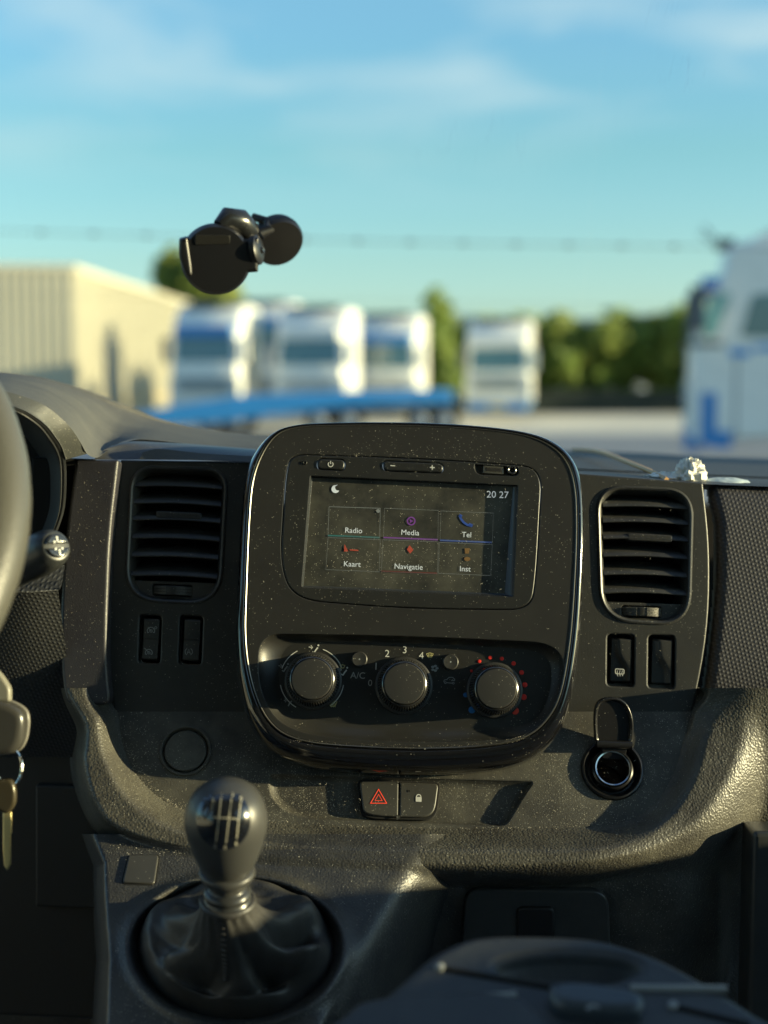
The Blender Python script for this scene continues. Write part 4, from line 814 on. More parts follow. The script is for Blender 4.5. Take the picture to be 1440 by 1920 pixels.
# radio unit
rad = empty('radio_unit', PD.w(PD.uv(765, 1000), 0)); rad.parent = pod; rad.location = rad.location-wl(pod)
scr = [(582, 892), (971, 910), (962, 1119), (566, 1101)]
scr_o = rp([(p[0], p[1], 3) for p in scr], 3); us = PD.P(scr_o)[::-1]
bt_usb = rp([(888, 866, 12), (970, 871, 14), (974, 893, 14), (892, 890, 12)], 6)
b_pow = rp([(594, 859, 11), (648, 861, 11), (647, 883, 11), (593, 881, 11)], 6); b_vol = rp([(716, 863, 10), (832, 868, 14), (832, 888, 14), (718, 884, 10)], 6)
RADM = mat('radio_plastic', (.018, .0185, .018), .36, dust=.8, film=.02, grain=('fine', 1400, .2))
plate('radio_frame', PD, inset(ur, .0006), [us, PD.P(b_pow)[::-1], PD.P(b_vol)[::-1], PD.P(bt_usb)[::-1]], -.006, .0002, .0008, RADM, rad, wall=.004, ch=.0005)
q = M(); sf = PD.P(rp([(586, 896, 2), (962, 912, 2), (946, 1113, 2), (569, 1098, 2)], 3), -.0045)[::-1]
q.loft(PD, [(us, -.0002), (lerp_uv(us, sf, .3), -.0022), (lerp_uv(us, sf, .9), -.0043), (sf, -.0045)], cap1=False); q.go('screen_bezel', mat('bezel_plastic', (.03, .033, .036), .25), rad, smooth=60)
q = M(); q.loft(PD, [(inset(sf, -.0012), -.0046)]*2); scn = q.go('display', SCREEN, rad)
h = -.0042
def tq(pts, wd=.00045, m=UIL, closed=True, nm='tile_outline'):
    z = M(); stroke(z, PD, pts, wd, h, closed=closed); return z.go(nm, m, scn)
tiles = [((617, 950), (713, 953), (712, 1008), (615, 1005)), ((721, 953), (822, 957), (821, 1012), (719, 1009)), ((827, 958), (925, 962), (923, 1017), (825, 1013)), ((615, 1008), (713, 1012), (711, 1072), (611, 1068)), ((718, 1012), (822, 1016), (820, 1076), (715, 1072)), ((824, 1017), (923, 1021), (920, 1079), (822, 1075))]
for i, t in enumerate(tiles): tq(list(t), .0005 if i == 0 else .0003)
for (a, b), m_ in (((615, 1004), (712, 1008)), UIT), (((719, 1008), (821, 1012)), UIP), (((825, 1013), (922, 1017)), UIB), (((715, 1071), (820, 1075)), em('screen_maroon', (.10, .025, .02), .03)):
    tq([a, b], .0011, m_, False, 'tile_underline')
for i_, (s_, x, y, sz) in enumerate((('Radio', 663, 995, 14.5), ('Media', 769, 999, 14.5), ('Tel', 875, 1003, 14.5), ('Kaart', 660, 1058, 14.5), ('Navigatie', 766, 1063, 14.5), ('Inst', 872, 1067, 14.5), ('20 27', 933, 928, 18.5))):
    text('screen_text', s_, PD, x, y, sz, UIW, scn, h, sx=1.0)
z = M(); pts = [(631+7*cos(R(a)), 917+7*sin(R(a))) for a in range(-60, 241, 20)]
moon = [(629+7.5*cos(R(a)), 917+7.5*sin(R(a))) for a in range(25, 300, 18)]+[(634+5.8*cos(R(a)), 914+5.8*sin(R(a))) for a in range(260, 60, -20)]
fill(z, PD, moon[::-1], h); z.go('moon_icon', UIW, scn)
z = M(); stroke(z, PD, circ(771, 977, 7, 18), .0010, h, closed=True); fill(z, PD, [(768.5, 973), (775, 977), (768.5, 981)][::-1], h); z.go('media_icon', UIP, scn)
z = M(); stroke(z, PD, [(862, 966), (864, 972), (869, 979), (876, 984), (884, 986)], .0016, h); stroke(z, PD, [(861, 966), (866, 969)], .0022, h); stroke(z, PD, [(879, 983), (886, 986)], .0022, h); z.go('phone_icon', UIB, scn)
z = M(); fill(z, PD, [(646, 1020), (653, 1034), (645, 1034)][::-1], h); stroke(z, PD, [(656, 1031), (672, 1032)], .0009, h); z.go('map_icon', UIR, scn)
z = M(); fill(z, PD, [(768, 1022), (775, 1031), (769, 1038), (763, 1030)], h); z.go('navigation_icon', UIR, scn)
z = M(); fill(z, PD, [(871, 1028), (881, 1028), (879, 1038), (872, 1038)][::-1], h); fill(z, PD, circ(876, 1048, 6, 12, ry=4)[::-1], h); z.go('settings_icon', UIO, scn)
z = M(); fill(z, PD, circ(709, 958, 3.6, 12)[::-1], h); z.go('tile_dot', UIL, scn)
# hard keys
kb = slab('power_key', PD, inset(PD.P(b_pow)[::-1], .0006), -.004, .0010, .0012, RADM, rad)
z = M(); stroke(z, PD, circ(620, 870.5, 4.6, 16, R(-50), R(230)), .0006, .0013); stroke(z, PD, [(620, 864), (620, 870)], .0006, .0013); z.go('power_symbol', PRINT, kb)
vb = slab('volume_key', PD, inset(PD.P(b_vol)[::-1], .0006), -.004, .0010, .0012, RADM, rad)
z = M(); stroke(z, PD, [(732, 873), (741, 873.4)], .0007, .0013); stroke(z, PD, [(806, 876.4), (815, 876.8)], .0007, .0013); stroke(z, PD, [(810.5, 872), (810.5, 881)], .0007, .0013); z.go('volume_symbol', PRINT, vb)
z = M(); uu = PD.P(bt_usb)[::-1]; z.loft(PD, [(uu, -.0003), (inset(uu, .0008), -.003), (inset(uu, .0012), -.0042)]); up_ = z.go('port_recess', mat('port_metal', (.05, .048, .042), .3), rad)
slab('usb_socket', PD, PD.P([(906, 871), (944, 873), (944, 889), (906, 887)])[::-1], -.004, -.0006, .0006, mat('usb_metal', (.22, .21, .18), .3, metal=.8), up_)
slab('usb_slot', PD, PD.P([(911, 876), (940, 877.5), (940, 884.5), (911, 883)])[::-1], -.003, -.0004, .0002, DEEP, up_)
z = M(); z.lathe(PD.w(PD.uv(960, 881), -.003), PD.n, [(9*S, 0), (9*S, .0028), (7*S, .0034), (5*S, .0028), (4.5*S, 0)], 28); z.go('audio_jack', mat('jack_black', (.02, .02, .02), .25), up_)
z = M(); z.lathe(PD.w(PD.uv(572, 868), 0), PD.n, [(4*S, .0003), (3*S, .0010), (1.8*S, .0004)], 16); z.go('reset_pin', RADM, rad)

# ------------------------------------------------------------------ heater knobs (parts of the pod)
H0 = -.0100
def knob(px, py, r):
    c = PD.uv(px, py, .010); o_ = PD.w(c, H0); kn = empty('heater_knob', o_); kn.parent = pod; kn.location = kn.location-wl(pod)
    z = M(); z.lathe(o_, PD.n, [(r*1.42*S, 0), (r*1.40*S, .0022), (r*1.32*S, .0030), (r*1.28*S, .0030)], 72); z.go('knob_base', KNOB, kn)
    z = M(); z.lathe(o_, PD.n, [(r*1.26*S, .003), (r*1.20*S, .010), (r*1.12*S, .0165), (r*1.07*S, .0180)], 72, cap1=False); z.go('knob_skirt', mat('skirt_gloss', (.018, .018, .018), .22), kn)
    z = M(); z.lathe(o_, PD.n, [(r*1.08*S, .0175), (r*1.075*S, .0188), (r*1.03*S, .0193), (r*1.0*S, .0188)], 72, cap1=False); z.go('knob_ring', RING, kn)
    z = M(); z.lathe(o_, PD.n, [(r*1.0*S, .0185), (r*.99*S, .0197), (r*.95*S, .0204), (r*.5*S, .0208), (r*.05*S, .0209)], 72); z.go('knob_cap', KNOB, kn)
    z = M()
    for i in range(60):
        a = i*pi/30; d = PD.u*cos(a)+PD.v*sin(a); z.tube([o_+d*(r*1.25*S)+PD.n*.004, o_+d*(r*1.13*S)+PD.n*.016], .00028, 4)
    oo = z.go('knob_ribs', KNOB, kn); return kn
knob(585, 1273, 38); knob(758, 1282, 38); knob(931, 1291, 37)
hc = H0+.0003
def printed(name, m, fn, parent=pod): z = M(); fn(z); return z.go(name, m, parent)
def arcs(z):
    for a0, a1 in ((200, 243), (290, 338), (10, 55), (135, 170), (120, 140)):
        stroke(z, PD, circ(585, 1274, 60, 14, R(a0), R(a1)), .0006, hc)
printed('dial_arc', PRINT, arcs)
def person(z, x, y, s=1.0, arrows=((-6, -5),)):
    stroke(z, PD, [(x-1*s, y+4*s), (x+2*s, y+6*s), (x+5*s, y+1*s), (x+9*s, y-4*s)], .0010, hc); fill(z, PD, circ(x+10*s, y-8*s, 1.8*s, 8)[::-1], hc)
    for ax, ay in arrows: stroke(z, PD, [(x+ax*s-2*s, y+ay*s), (x+ax*s+3*s, y+ay*s+1)], .0006, hc); stroke(z, PD, [(x+ax*s+2*s, y+ay*s-3), (x+ax*s+5*s, y+ay*s+1), (x+ax*s+2*s, y+ay*s+4)], .0005, hc)
printed('airflow_symbol', PRINT, lambda z: person(z, 587, 1218))
printed('airflow_symbol', PRINTD, lambda z: person(z, 530, 1253)); printed('airflow_symbol', PRINTD, lambda z: person(z, 538, 1318))
printed('airflow_symbol', PRINT, lambda z: person(z, 641, 1260))
def demist(z, x, y, s, lines=3, hh=hc):
    stroke(z, PD, [(x-8*s, y-4*s), (x, y-6*s), (x+8*s, y-4*s), (x+4*s, y+4*s), (x-4*s, y+4*s)], .00055, hh, closed=True)
    for i in range(lines): xx = x-3.5*s+i*3.5*s; stroke(z, PD, [(xx, y-3*s), (xx+1*s, y), (xx, y+3*s), (xx+1, y+6*s)], .00045, hh)
printed('demist_symbol', PRINTY, lambda z: demist(z, 624, 1320, 1.0)); printed('demist_symbol', PRINTY, lambda z: demist(z, 806, 1229, .8)); printed('demist_symbol', PRINTY, lambda z: demist(z, 642, 1250, .6, 1))
for s_, x, y, sz in (('A/C', 671, 1267, 17), ('0', 694, 1281, 17), ('1', 705, 1250, 19), ('2', 726, 1226, 19), ('3', 759, 1219, 19), ('4', 790, 1230, 19)):
    text('dial_text', s_, PD, x, y, sz, PRINT if s_ not in 'A/C0' else mat('soft_print', (.42, .42, .38), .6), pod, hc)
def fan(z):
    for a in range(0, 360, 72):
        cx_, cy2 = 815+4.5*cos(R(a)), 1253+4.5*sin(R(a)); fill(z, PD, circ(cx_, cy2, 3.1, 10, ry=2.3)[::-1], hc)
printed('fan_symbol', PRINTD, fan)
def car(z):
    stroke(z, PD, [(832, 1279), (833, 1275), (838, 1274), (842, 1270), (849, 1270), (853, 1275)], .0005, hc); stroke(z, PD, [(837, 1280), (848, 1281)], .0005, hc)
    stroke(z, PD, circ(835, 1280, 1.8, 8), .0004, hc, closed=True); stroke(z, PD, circ(850, 1281, 1.8, 8), .0004, hc, closed=True); stroke(z, PD, [(853, 1276), (846, 1276), (849, 1274)], .0005, hc)
printed('recirculation_symbol', PRINTD, car)
for x, y in ((674, 1236), (845, 1241)):
    z = M(); z.lathe(PD.w(PD.uv(x, y, H0+.004), H0), PD.n, [(15*S, 0), (14.5*S, .0040), (13*S, .0046), (2*S, .0042)], 40); bb = z.go('push_button', KNOB, pod)
    z = M(); fill(z, PD, circ(x, y, 1.6, 8)[::-1], H0+.0050); z.go('button_lamp', PRINTD, bb)
for x, y, r, m_ in ((884, 1258, 2.6, REDD), (899, 1240, 3.2, REDD), (919, 1233, 3.6, REDD), (941, 1235, 3.8, REDD), (963, 1244, 4.2, REDD), (978, 1261, 4.6, REDD), (984, 1284, 5, REDD), (982, 1307, 5.6, REDD), (966, 1333, 7, REDP), (885, 1331, 6.5, BLUED), (873, 1303, 4.5, BLUED)):
    z = M(); z.lathe(PD.w(PD.uv(x, y, hc), hc-.0002), PD.n, [(r*S, 0), (r*S*.9, .0004), (r*S*.3, .0005)], 20); z.go('temperature_dot', m_, pod)

# ------------------------------------------------------------------ gear lever
GY = .875; gk = GY/F
gl_ = empty('gear_lever', at(420, 1790, .90), label='egg shaped grey gear knob with shift pattern disc above a black leather gaiter', cat='gear lever')
axk = V((0.02, -.26, .966)).normalized(); kc = at(424, 1548, GY)
ca = 1/.97
prof = [(46, -94), (52, -84), (59, -70), (68, -45), (76, -15), (79.5, 5), (78, 28), (71, 50), (60, 67), (45, 79), (28, 86), (10, 89.5), (1, 90)]
prof = cr_(prof, 3, False)
z = M(); z.lathe(kc, axk, [(r*gk, t*gk*ca) for r, t in prof], 72); z.go('lever_knob', KNOBM, gl_, smooth=180)
z = M(); z.lathe(kc, axk, [(r*gk, t*gk*ca) for r, t in cr_([(44, -92), (53, -96), (55, -104), (51, -112), (43, -116), (38, -124), (37, -132)], 3, False)], 60, cap1=False); z.go('knob_collar', KNOBM, gl_, smooth=180)
z = M(); nc = kc; z.lathe(nc, axk, [(r*gk, t*gk*ca) for r, t in cr_([(36, -124), (36, -134), (43, -140), (47, -147), (44, -154), (47, -160), (50, -168), (48, -177), (38, -182)], 3, False)], 60); z.go('lever_sleeve', mat('sleeve_plastic', (.035, .036, .036), .3), gl_, smooth=180)
# disc conforms to the egg surface: march rays
def egg(p):
    d = p-kc; t = d.dot(axk)/(gk*ca); r = (d-axk*d.dot(axk)).length/gk
    ts = [q_[1] for q_ in prof]; rs = [q_[0] for q_ in prof]; return r-np.interp(t, ts, rs) if -94 < t < 90 else 50
def hit(px, py):
    d = ray(px, py).normalized(); t = (kc-CAM).dot(d)-.045
    for _ in range(70):
        e_ = egg(CAM+d*t)
        if e_ < .2: break
        t += max(.0001, e_*gk*.45)
    return CAM+d*t
dcx, dcy, dA, dB = 419, 1536, 51, 58; rings = [0, .3, .55, .78, .93, 1.0]; nn = 48; z = M(); cvec = (CAM-kc).normalized()
cen = hit(dcx, dcy)
for k_, s_ in enumerate(rings):
    for i in range(nn):
        a = 2*pi*i/nn; p = hit(dcx+dA*s_*cos(a), dcy+dB*s_*sin(a)); z.v.append(p+cvec*(.0010*(1-s_**6)+.0001))
for k_ in range(len(rings)-1):
    for i in range(nn): j = (i+1) % nn; z.f.append((k_*nn+i, (k_+1)*nn+i, (k_+1)*nn+j, k_*nn+j))
disc = z.go('shift_disc', KDISC, gl_, smooth=180)
def dstroke(z, pts, wd):
    P_ = []
    for i in range(len(pts)-1):
        for t in range(5): P_.append(tuple(np.array(pts[i])*(1-t/5)+np.array(pts[i+1])*t/5))
    P_.append(pts[-1]); b = len(z.v)
    for i, p in enumerate(P_):
        a = P_[min(i+1, len(P_)-1)]; c = P_[max(i-1, 0)]; tx_, ty_ = a[0]-c[0], a[1]-c[1]; l_ = math.hypot(tx_, ty_) or 1; nx_, ny_ = -ty_/l_*wd/2, tx_/l_*wd/2
        for sg in (1, -1): z.v.append(hit(p[0]+nx_*sg, p[1]+ny_*sg)+cvec*.0014)
    for i in range(len(P_)-1): z.f.append((b+2*i, b+2*i+2, b+2*i+3, b+2*i+1))
z = M()
for xs_ in ((415, 1494, 405, 1579), (434, 1497, 424, 1581), (451, 1505, 444, 1572)): dstroke(z, [(xs_[0], xs_[1]), (xs_[2], xs_[3])], 2.2)
dstroke(z, [(398, 1532), (410, 1533), (430, 1534), (447, 1536)], 1.8)
dstroke(z, [(399, 1505), (397, 1532)], 1.2)
digs = {'1': [(0, -4), (0, 4)], '3': [(-2.5, -4), (2, -3.6), (0, 0), (2.4, 2), (-2.5, 4)], '5': [(2.5, -4), (-2, -4), (-2.2, -.6), (2, 0), (1.6, 4), (-2.5, 4)], '2': [(-2.5, -3), (1, -4), (2, -1), (-2.5, 4), (2.8, 4)], '4': [(1.2, 4.5), (1.2, -4), (-2.8, 1.5), (3, 1.5)], '6': [(2, -4), (-2, 0), (-2, 3), (0, 4.4), (2.2, 2.5), (0, .3), (-2, 1)], 'R': [(-2, 4), (-2, -4), (2, -3.5), (1.5, -.4), (-2, 0), (2.4, 4)]}
for ch, x, y in (('1', 416, 1487), ('3', 436, 1490), ('5', 452, 1498), ('2', 403, 1587), ('4', 422, 1589), ('6', 443, 1581), ('R', 399, 1499)): dstroke(z, [(x+a*.9, y+b*.9) for a, b in digs[ch]], 1.7)
z.go('shift_pattern', GOLDP, disc, smooth=None)
# gaiter
z = M(); rings_n, na = 34, 128
topc = kc+axk*(-170*gk*ca); axr = axk
base_pts = []
for j in range(na):
    a = 2*pi*j/na; px = 442+186*cos(a); py = 1774+(124 if sin(a) < 0 else 142)*sin(a); base_pts.append(CP.w(CP.uv(px, py, -.008), -.008))
uk = V((1, 0, 0)); uk = (uk-axr*uk.dot(axr)).normalized(); wk = axr.cross(uk)
def fold(s, a):
    f = 0
    for a0, am, wd, s0 in ((R(-18), .016, .28, .50), (R(38), .020, .30, .55), (R(95), .006, .35, .5), (R(150), .012, .4, .5), (R(215), .012, .35, .5), (R(290), .009, .3, .4), (R(65), -.012, .22, .6), (R(10), -.012, .22, .55), (R(125), -.008, .25, .55), (R(255), -.008, .3, .5)):
        d = (a+s*.35-a0+pi) % (2*pi)-pi; f += am*math.exp(-(d/wd)**2)*math.exp(-((s-s0)/.28)**2)
    f += .0016*sin(9*a+7*s)*s*(1-s)*4+.0012*sin(5*a-11*s)*s*(1-s)*4+.0008*sin(17*a+5*sin(6*s))*math.exp(-s*6)+.0003*sin(23*a-19*s)*s*(1-s)*4
    return f
for i in range(rings_n+1):
    s = i/rings_n
    for j in range(na):
        a = 2*pi*j/na; tp = topc+uk*(cos(a)*48*gk)-wk*(sin(a)*48*gk)*1.0; bp2 = base_pts[j]
        drop = s**.85 if s < .999 else 1
        p = tp.lerp(bp2, s); outw = (bp2-topc); outw = (outw-CP.n*outw.dot(CP.n)).normalized()
        p = p + CP.n*(-.034*sin(pi*s)*(1-s)*1.2) + (CP.n*.9+outw*.5)*fold(s, a)*1.05
        p += CP.n*.006*math.exp(-((s-.80)/.12)**2)
        z.v.append(p)
for i in range(rings_n):
    for j in range(na): k2 = (j+1) % na; z.f.append((i*na+j, (i+1)*na+j, (i+1)*na+k2, i*na+k2))
ga = z.go('gaiter', LEATH, gl_, smooth=180)
z = M(); rr_ = [z2 for z2 in range(na)]
z.tube([topc+uk*(cos(2*pi*j/40)*49*gk)-wk*(sin(2*pi*j/40)*49*gk)+axr*.001 for j in range(41)], .0022, 8, cap=False); z.go('gaiter_hem', LEATH, ga)
gv = [V(v.co) for v in ga.data.vertices]; jj = int(na*(97/360))
for i in range(2, 15):
    p = gv[i*na+jj]+wl(ga); p2 = gv[i*na+jj+1]+wl(ga); z = M(); z.tube([p+CP.n*.001-V((.0022, 0, -.0012)), p+CP.n*.0022, p2+CP.n*.001+V((.0022, 0, .0012))], .0008, 6); z.go('stitch', mat('stitch_thread', (.06, .055, .05), .7), ga)

# ------------------------------------------------------------------ steering wheel, stalk, keys
sw = empty('steering_wheel', at(-611, 985, .80), label='grey leather steering wheel rim entering at the left of the dashboard', cat='steering wheel')
wc = at(-611, 985, .80); wn = V((.05, -cos(R(36)), sin(R(36)))).normalized(); wu = V((1, 0, 0)); wu = (wu-wn*wu.dot(wn)).normalized(); wv = wn.cross(wu)
Rw = 661*.80/F-.017; z = M(); z.tube([wc+wu*(cos(2*pi*i/160+pi)*Rw)+wv*(sin(2*pi*i/160+pi)*Rw) for i in range(161)], .0175, 20, cap=False); rim_ = z.go('rim', WHEELM, sw, smooth=180)
for v_ in (-1, 1):
    a = 0.24; z = M(); z.tube([wc+(wu*cos(a*v_)+wv*sin(a*v_))*(Rw+.0), wc+(wu*cos(a*v_)+wv*sin(a*v_))*Rw*.5], [.010, .014], 12); z.go('spoke', WHEELM, sw)
z = M(); z.lathe(wc-wn*.02, wn, [(.07, 0), (.075, .02), (.06, .035), (.02, .04)], 40); z.go('hub', DOORM, sw)
st = empty('wiper_stalk', at(20, 1060, 1.0), label='black wiper stalk with two part chrome trip button on its end', cat='stalk')
a0, a1 = at(-30, 1092, 1.01), at(106, 1024, .945); dr = (a1-a0).normalized(); STM = mat('stalk_plastic', (.032, .034, .034), .38)
z = M(); Ls = (a1-a0).length; ks = .95/F; z.lathe(a0, dr, [(r*ks, t*Ls) for r, t in cr_([(36, 0), (38, .3), (41, .62), (42, .72), (41, .85), (37, .94), (30, .99), (26, 1.0)], 4, False)], 48); z.go('stalk_body', STM, st, smooth=60)
z = M(); z.lathe(a0+dr*Ls*.22, dr, [(38.8*ks, 0), (39.2*ks, .0004), (38.8*ks, .0008)], 48, cap1=False); z.go('stalk_seam', RING, st)
ef = Fr(a1, dr, u=(1, .9, 0)); 
for s_ in (1, -1):
    pts = [(24*ks*cos(t), s_*2*ks+21*ks*sin(t)*1.0) for t in ([R(x) for x in range(4, 177, 12)] if s_ > 0 else [R(x) for x in range(184, 357, 12)])]
    kb2 = slab('trip_button', ef, pts, -.002, .0022, .0012, mat('trip_gloss', (.02, .022, .024), .15, coat=.6), st)
    z = M()
    for dx, dy in ((-7, 7), (0, 10), (7, 7), (0, 15)): fill(z, ef, circ(dx*ks, s_*dy*ks, 2.4*ks, 8), .0025, px=False)
    z.go('trip_mark', PRINT, kb2)
ky = empty('key_bunch', at(10, 1320, .93), label='van key with fob, split ring and small key hanging below the steering wheel', cat='keys')
FOB = mat('fob_plastic', (.045, .043, .038), .25); kf = plane(10, 1360, .93, 8)
kfr = rp([(-60, 1316, 20), (0, 1310, 20), (42, 1328, 22), (50, 1350, 20), (44, 1392, 16), (30, 1412, 12), (-10, 1416, 20), (-60, 1410, 20)], 6)
fb = slab('key_fob', kf, kf.P(kfr)[::-1], -.006, .006, .005, FOB, ky, n=6); slab('fob_back', kf, inset(kf.P(kfr)[::-1], -.0006), -.010, -.0062, .001, mat('fob_back', (.16, .15, .13), .35), ky)
z = M(); rc = at(16, 1440, .93); z.tube([rc+V((cos(2*pi*i/40)*.0085, .002*sin(4*pi*i/40), sin(2*pi*i/40)*.0125)) for i in range(41)], .0010, 8, cap=False); z.go('key_ring', CHROME, ky)
slab('key_head', kf, kf.P(rp([(-16, 1462, 10), (24, 1460, 10), (31, 1480, 10), (30, 1510, 12), (16, 1526, 8), (0, 1522, 10), (-14, 1500, 10)], 4))[::-1], -.002, .003, .002, mat('brass_dark', (.06, .05, .03), .25, metal=.3), ky)
slab('key_blade', kf, kf.P([(6, 1522), (22, 1522), (22, 1562), (20, 1564), (20, 1620), (14, 1632), (8, 1622), (6, 1590)])[::-1], -.001, .0012, .0006, mat('key_brass', (.75, .62, .30), .45, metal=1), ky)
slab('ignition_tag', kf, kf.P(rp([(-10, 1250, 8), (6, 1268, 8), (20, 1290, 8), (20, 1316, 6), (-10, 1316, 6)], 4))[::-1], -.004, .002, .002, mat('tag_grey', (.20, .19, .15), .4), ky)

# ------------------------------------------------------------------ dashcam on the windscreen
dc = empty('dashcam', at(450, 480, 1.25), label='small black dashcam hanging from a round suction cup on the windscreen', cat='dashcam')
DF = plane(405, 487, 1.22, -8, 0, 8); kd = 1.22/F
z = M(); z.lathe(DF.w(DF.uv(405, 487), -.018), DF.n, [(58*kd, -.004), (64*kd, 0), (65.5*kd, .006), (65*kd, .016), (60*kd, .020), (2*kd, .0205)], 64, cap0=True); z.go('camera_body', CAMB, dc)
slab('side_flange', DF, DF.P(rp([(336, 448, 4), (352, 444, 4), (360, 500, 12), (362, 520, 12), (348, 516, 10), (335, 480, 10)], 5))[::-1], -.016, .004, .003, CAMB, dc)
slab('rear_screen', DF, DF.P(rp([(366, 440, 3), (431, 441, 3), (431, 457, 3), (366, 459, 3)], 3))[::-1], .002, .0030, .0004, CAMG, dc)
slab('bracket', DF, DF.P(rp([(452, 450, 6), (486, 444, 6), (484, 510, 3), (455, 512, 3)], 4))[::-1], -.020, .002, .003, CAMB, dc)
z = M(); p0 = DF.w(DF.uv(484, 470), -.006); z.lathe(p0-V((.003, 0, 0)), (1, -.25, .12), [(29*kd, 0), (28*kd, .004), (20*kd, .006), (8*kd, .0065)], 36, cap0=True, sx=1.0); z.go('pivot_screw', CAMB, dc)
z = M(); z.lathe(p0+V((.0035, -.001, 0)), (1, -.25, .12), [(7*kd, 0), (6*kd, .0015), (3*kd, .001)], 20); z.go('screw_centre', RING, dc)
z = M(); z.tube([at(412, 424, 1.225), at(425, 410, 1.228), at(448, 416, 1.235), at(466, 434, 1.245), at(472, 446, 1.25)], [14*kd, 21*kd, 25*kd, 22*kd, 14*kd], 24); z.go('ball_joint', mat('joint_black', (.014, .015, .016), .25), dc, smooth=60)
sn = V((.30, -.60, -.42)).normalized(); scn_ = at(521, 452, 1.27); z = M()
z.lathe(scn_, sn, [(48*kd, -.008), (49*kd, -.005), (49*kd, .003), (46*kd, .005), (3*kd, .006)], 64, cap0=True); scp = z.go('suction_cup', CAMB, dc)
z = M()
for i in range(72):
    a = i*pi/36; u_ = sn.orthogonal().normalized(); v_ = sn.cross(u_); d = u_*cos(a)+v_*sin(a); z.tube([scn_+d*49*kd-sn*.004, scn_+d*49*kd+sn*.002], .0006, 4)
z.go('grip_ridges', mat('ridge_black', (.03, .03, .032), .3), scp)
z = M(); z.tube([at(474, 406, 1.262), at(500, 415, 1.258), at(505, 430, 1.252), at(488, 440, 1.25)], [7*kd, 9*kd, 11*kd, 13*kd], 12); z.go('lock_lever', CAMB, dc)

# ------------------------------------------------------------------ things lying on the dash
z = M(); pth = cr_([at(1075, 843, 1.60), at(1110, 845, 1.5), at(1140, 852, 1.38), at(1180, 868, 1.26), at(1215, 882, 1.19), at(1250, 900, 1.145)], 6, False)
z.tube([V(p) for p in pth], .0020, 10); z.go('cable', mat('cable_tan', (.62, .36, .15), .5), label='thin tan cable curving over the dash top towards the crumpled tissue', cat='cable')
def blob(cx_, cy2, Y, rx, ry, rz, seed, amp):
    z = M(); rs = random.Random(seed); ph = [rs.uniform(0, 6.28) for _ in range(9)]; c = at(cx_, cy2, Y); nu, nv = 40, 22
    for j in range(nv+1):
        th = pi*j/nv
        for i in range(nu):
            a = 2*pi*i/nu; d = V((sin(th)*cos(a), sin(th)*sin(a), cos(th)))
            n_ = abs(sin(3*a+ph[0]+2*th))*.5+abs(sin(5*a+ph[1]-4*th))*.35+abs(sin(7*th+ph[2]+3*a))*.35+abs(sin(11*a+ph[3]+5*th))*.2
            k_ = 1+amp*(n_-.6); z.v.append(c+V((d.x*rx*k_, d.y*ry*k_, d.z*rz*k_)))
    for j in range(nv):
        for i in range(nu): k2 = (i+1) % nu; z.f.append((j*nu+i, (j+1)*nu+i, (j+1)*nu+k2, j*nu+k2))
    return z
TIS = mat('tissue_paper', (.80, .78, .70), .8)
zz = blob(1294, 897, 1.16, .0105, .012, .0125, 3, .55); z2 = blob(1255, 902, 1.165, .018, .012, .006, 5, .5); zz.add(z2.v, z2.f)
zz.go('tissue', TIS, smooth=40, label='crumpled white paper tissue on the dash above the right air vent', cat='tissue')
blob(1358, 908, 1.16, .020, .016, .0052, 9, .12).go('cloth', mat('pale_cloth', (.40, .48, .52), .8), smooth=70, label='flat pale blue grey cloth on the dash above the woven pad', cat='cloth')

# ------------------------------------------------------------------ folded middle seat table
sb = empty('seat_table', at(1080, 1900, .75), label='folded middle seat back used as table, blue grey plastic with cup recess and clip', cat='seat table')
TB = plane(1060, 1900, .72, 74, 1.0)
tout = cr_([(640, 1925), (690, 1885), (745, 1838), (800, 1790), (850, 1762), (905, 1748), (1000, 1746), (1110, 1752), (1190, 1772), (1260, 1800), (1340, 1845), (1420, 1895), (1500, 1950), (1500, 2060), (1060, 2090), (560, 2060), (580, 1980)], 5)
ut = TB.P(tout)[::-1]; cupc = cr_([(935, 1812), (985, 1795), (1070, 1790), (1150, 1796), (1196, 1812), (1150, 1834), (1065, 1842), (985, 1834)], 5)
plate('table_top', TB, ut, [TB.P(cupc)[::-1]], -.04, 0, .008, BLUEG, sb, wall=.005, ch=.006)
ucp = TB.P(cupc)[::-1]; z = M(); z.loft(TB, [(inset(ucp, -.001), -.0045), (inset(ucp, .003), -.010), (inset(ucp, .006), -.012)]); z.go('cup_recess', BLUEG, sb, smooth=60)
z = M(); z.loft(TB, bevrows(TB.P(cr_([(560, 1990), (640, 1915), (690, 1882), (830, 1868), (980, 1880), (1010, 1990)], 5))[::-1], -.05, .004, .005)); z.go('table_wing', BLUEG, sb)
RIB = mat('worn_rib', (.27, .28, .27), .4)
for a, b in (((752, 1882), (968, 1868)), ((1182, 1855), (1362, 1856))):
    z = M(); z.tube([TB.w(TB.uv(*a), .0004), TB.w(TB.uv(*b), .0004)], .0022, 10); z.go('raised_rib', RIB, sb)
for a, b in (((825, 1816), (1030, 1852)), ((1262, 1888), (1405, 1922))):
    z = M(); z.tube([TB.w(TB.uv(*a), -.0005), TB.w(TB.uv(*b), -.0005)], .0022, 8); z.go('slot_line', DEEP, sb); z = M(); z.lathe(TB.w(TB.uv(*a), 0), TB.n, [(.003, 0), (.0025, .002), (.001, .0025)], 14); z.go('slot_stud', RIB, sb)
cl_ = cr_([(1028, 1872), (1060, 1862), (1120, 1866), (1190, 1880), (1206, 1900), (1190, 1918), (1110, 1916), (1045, 1904)], 5)
slab('clip', TB, TB.P(cl_)[::-1], -.002, .009, .005, mat('clip_plastic', (.05, .065, .08), .35), sb, n=6)
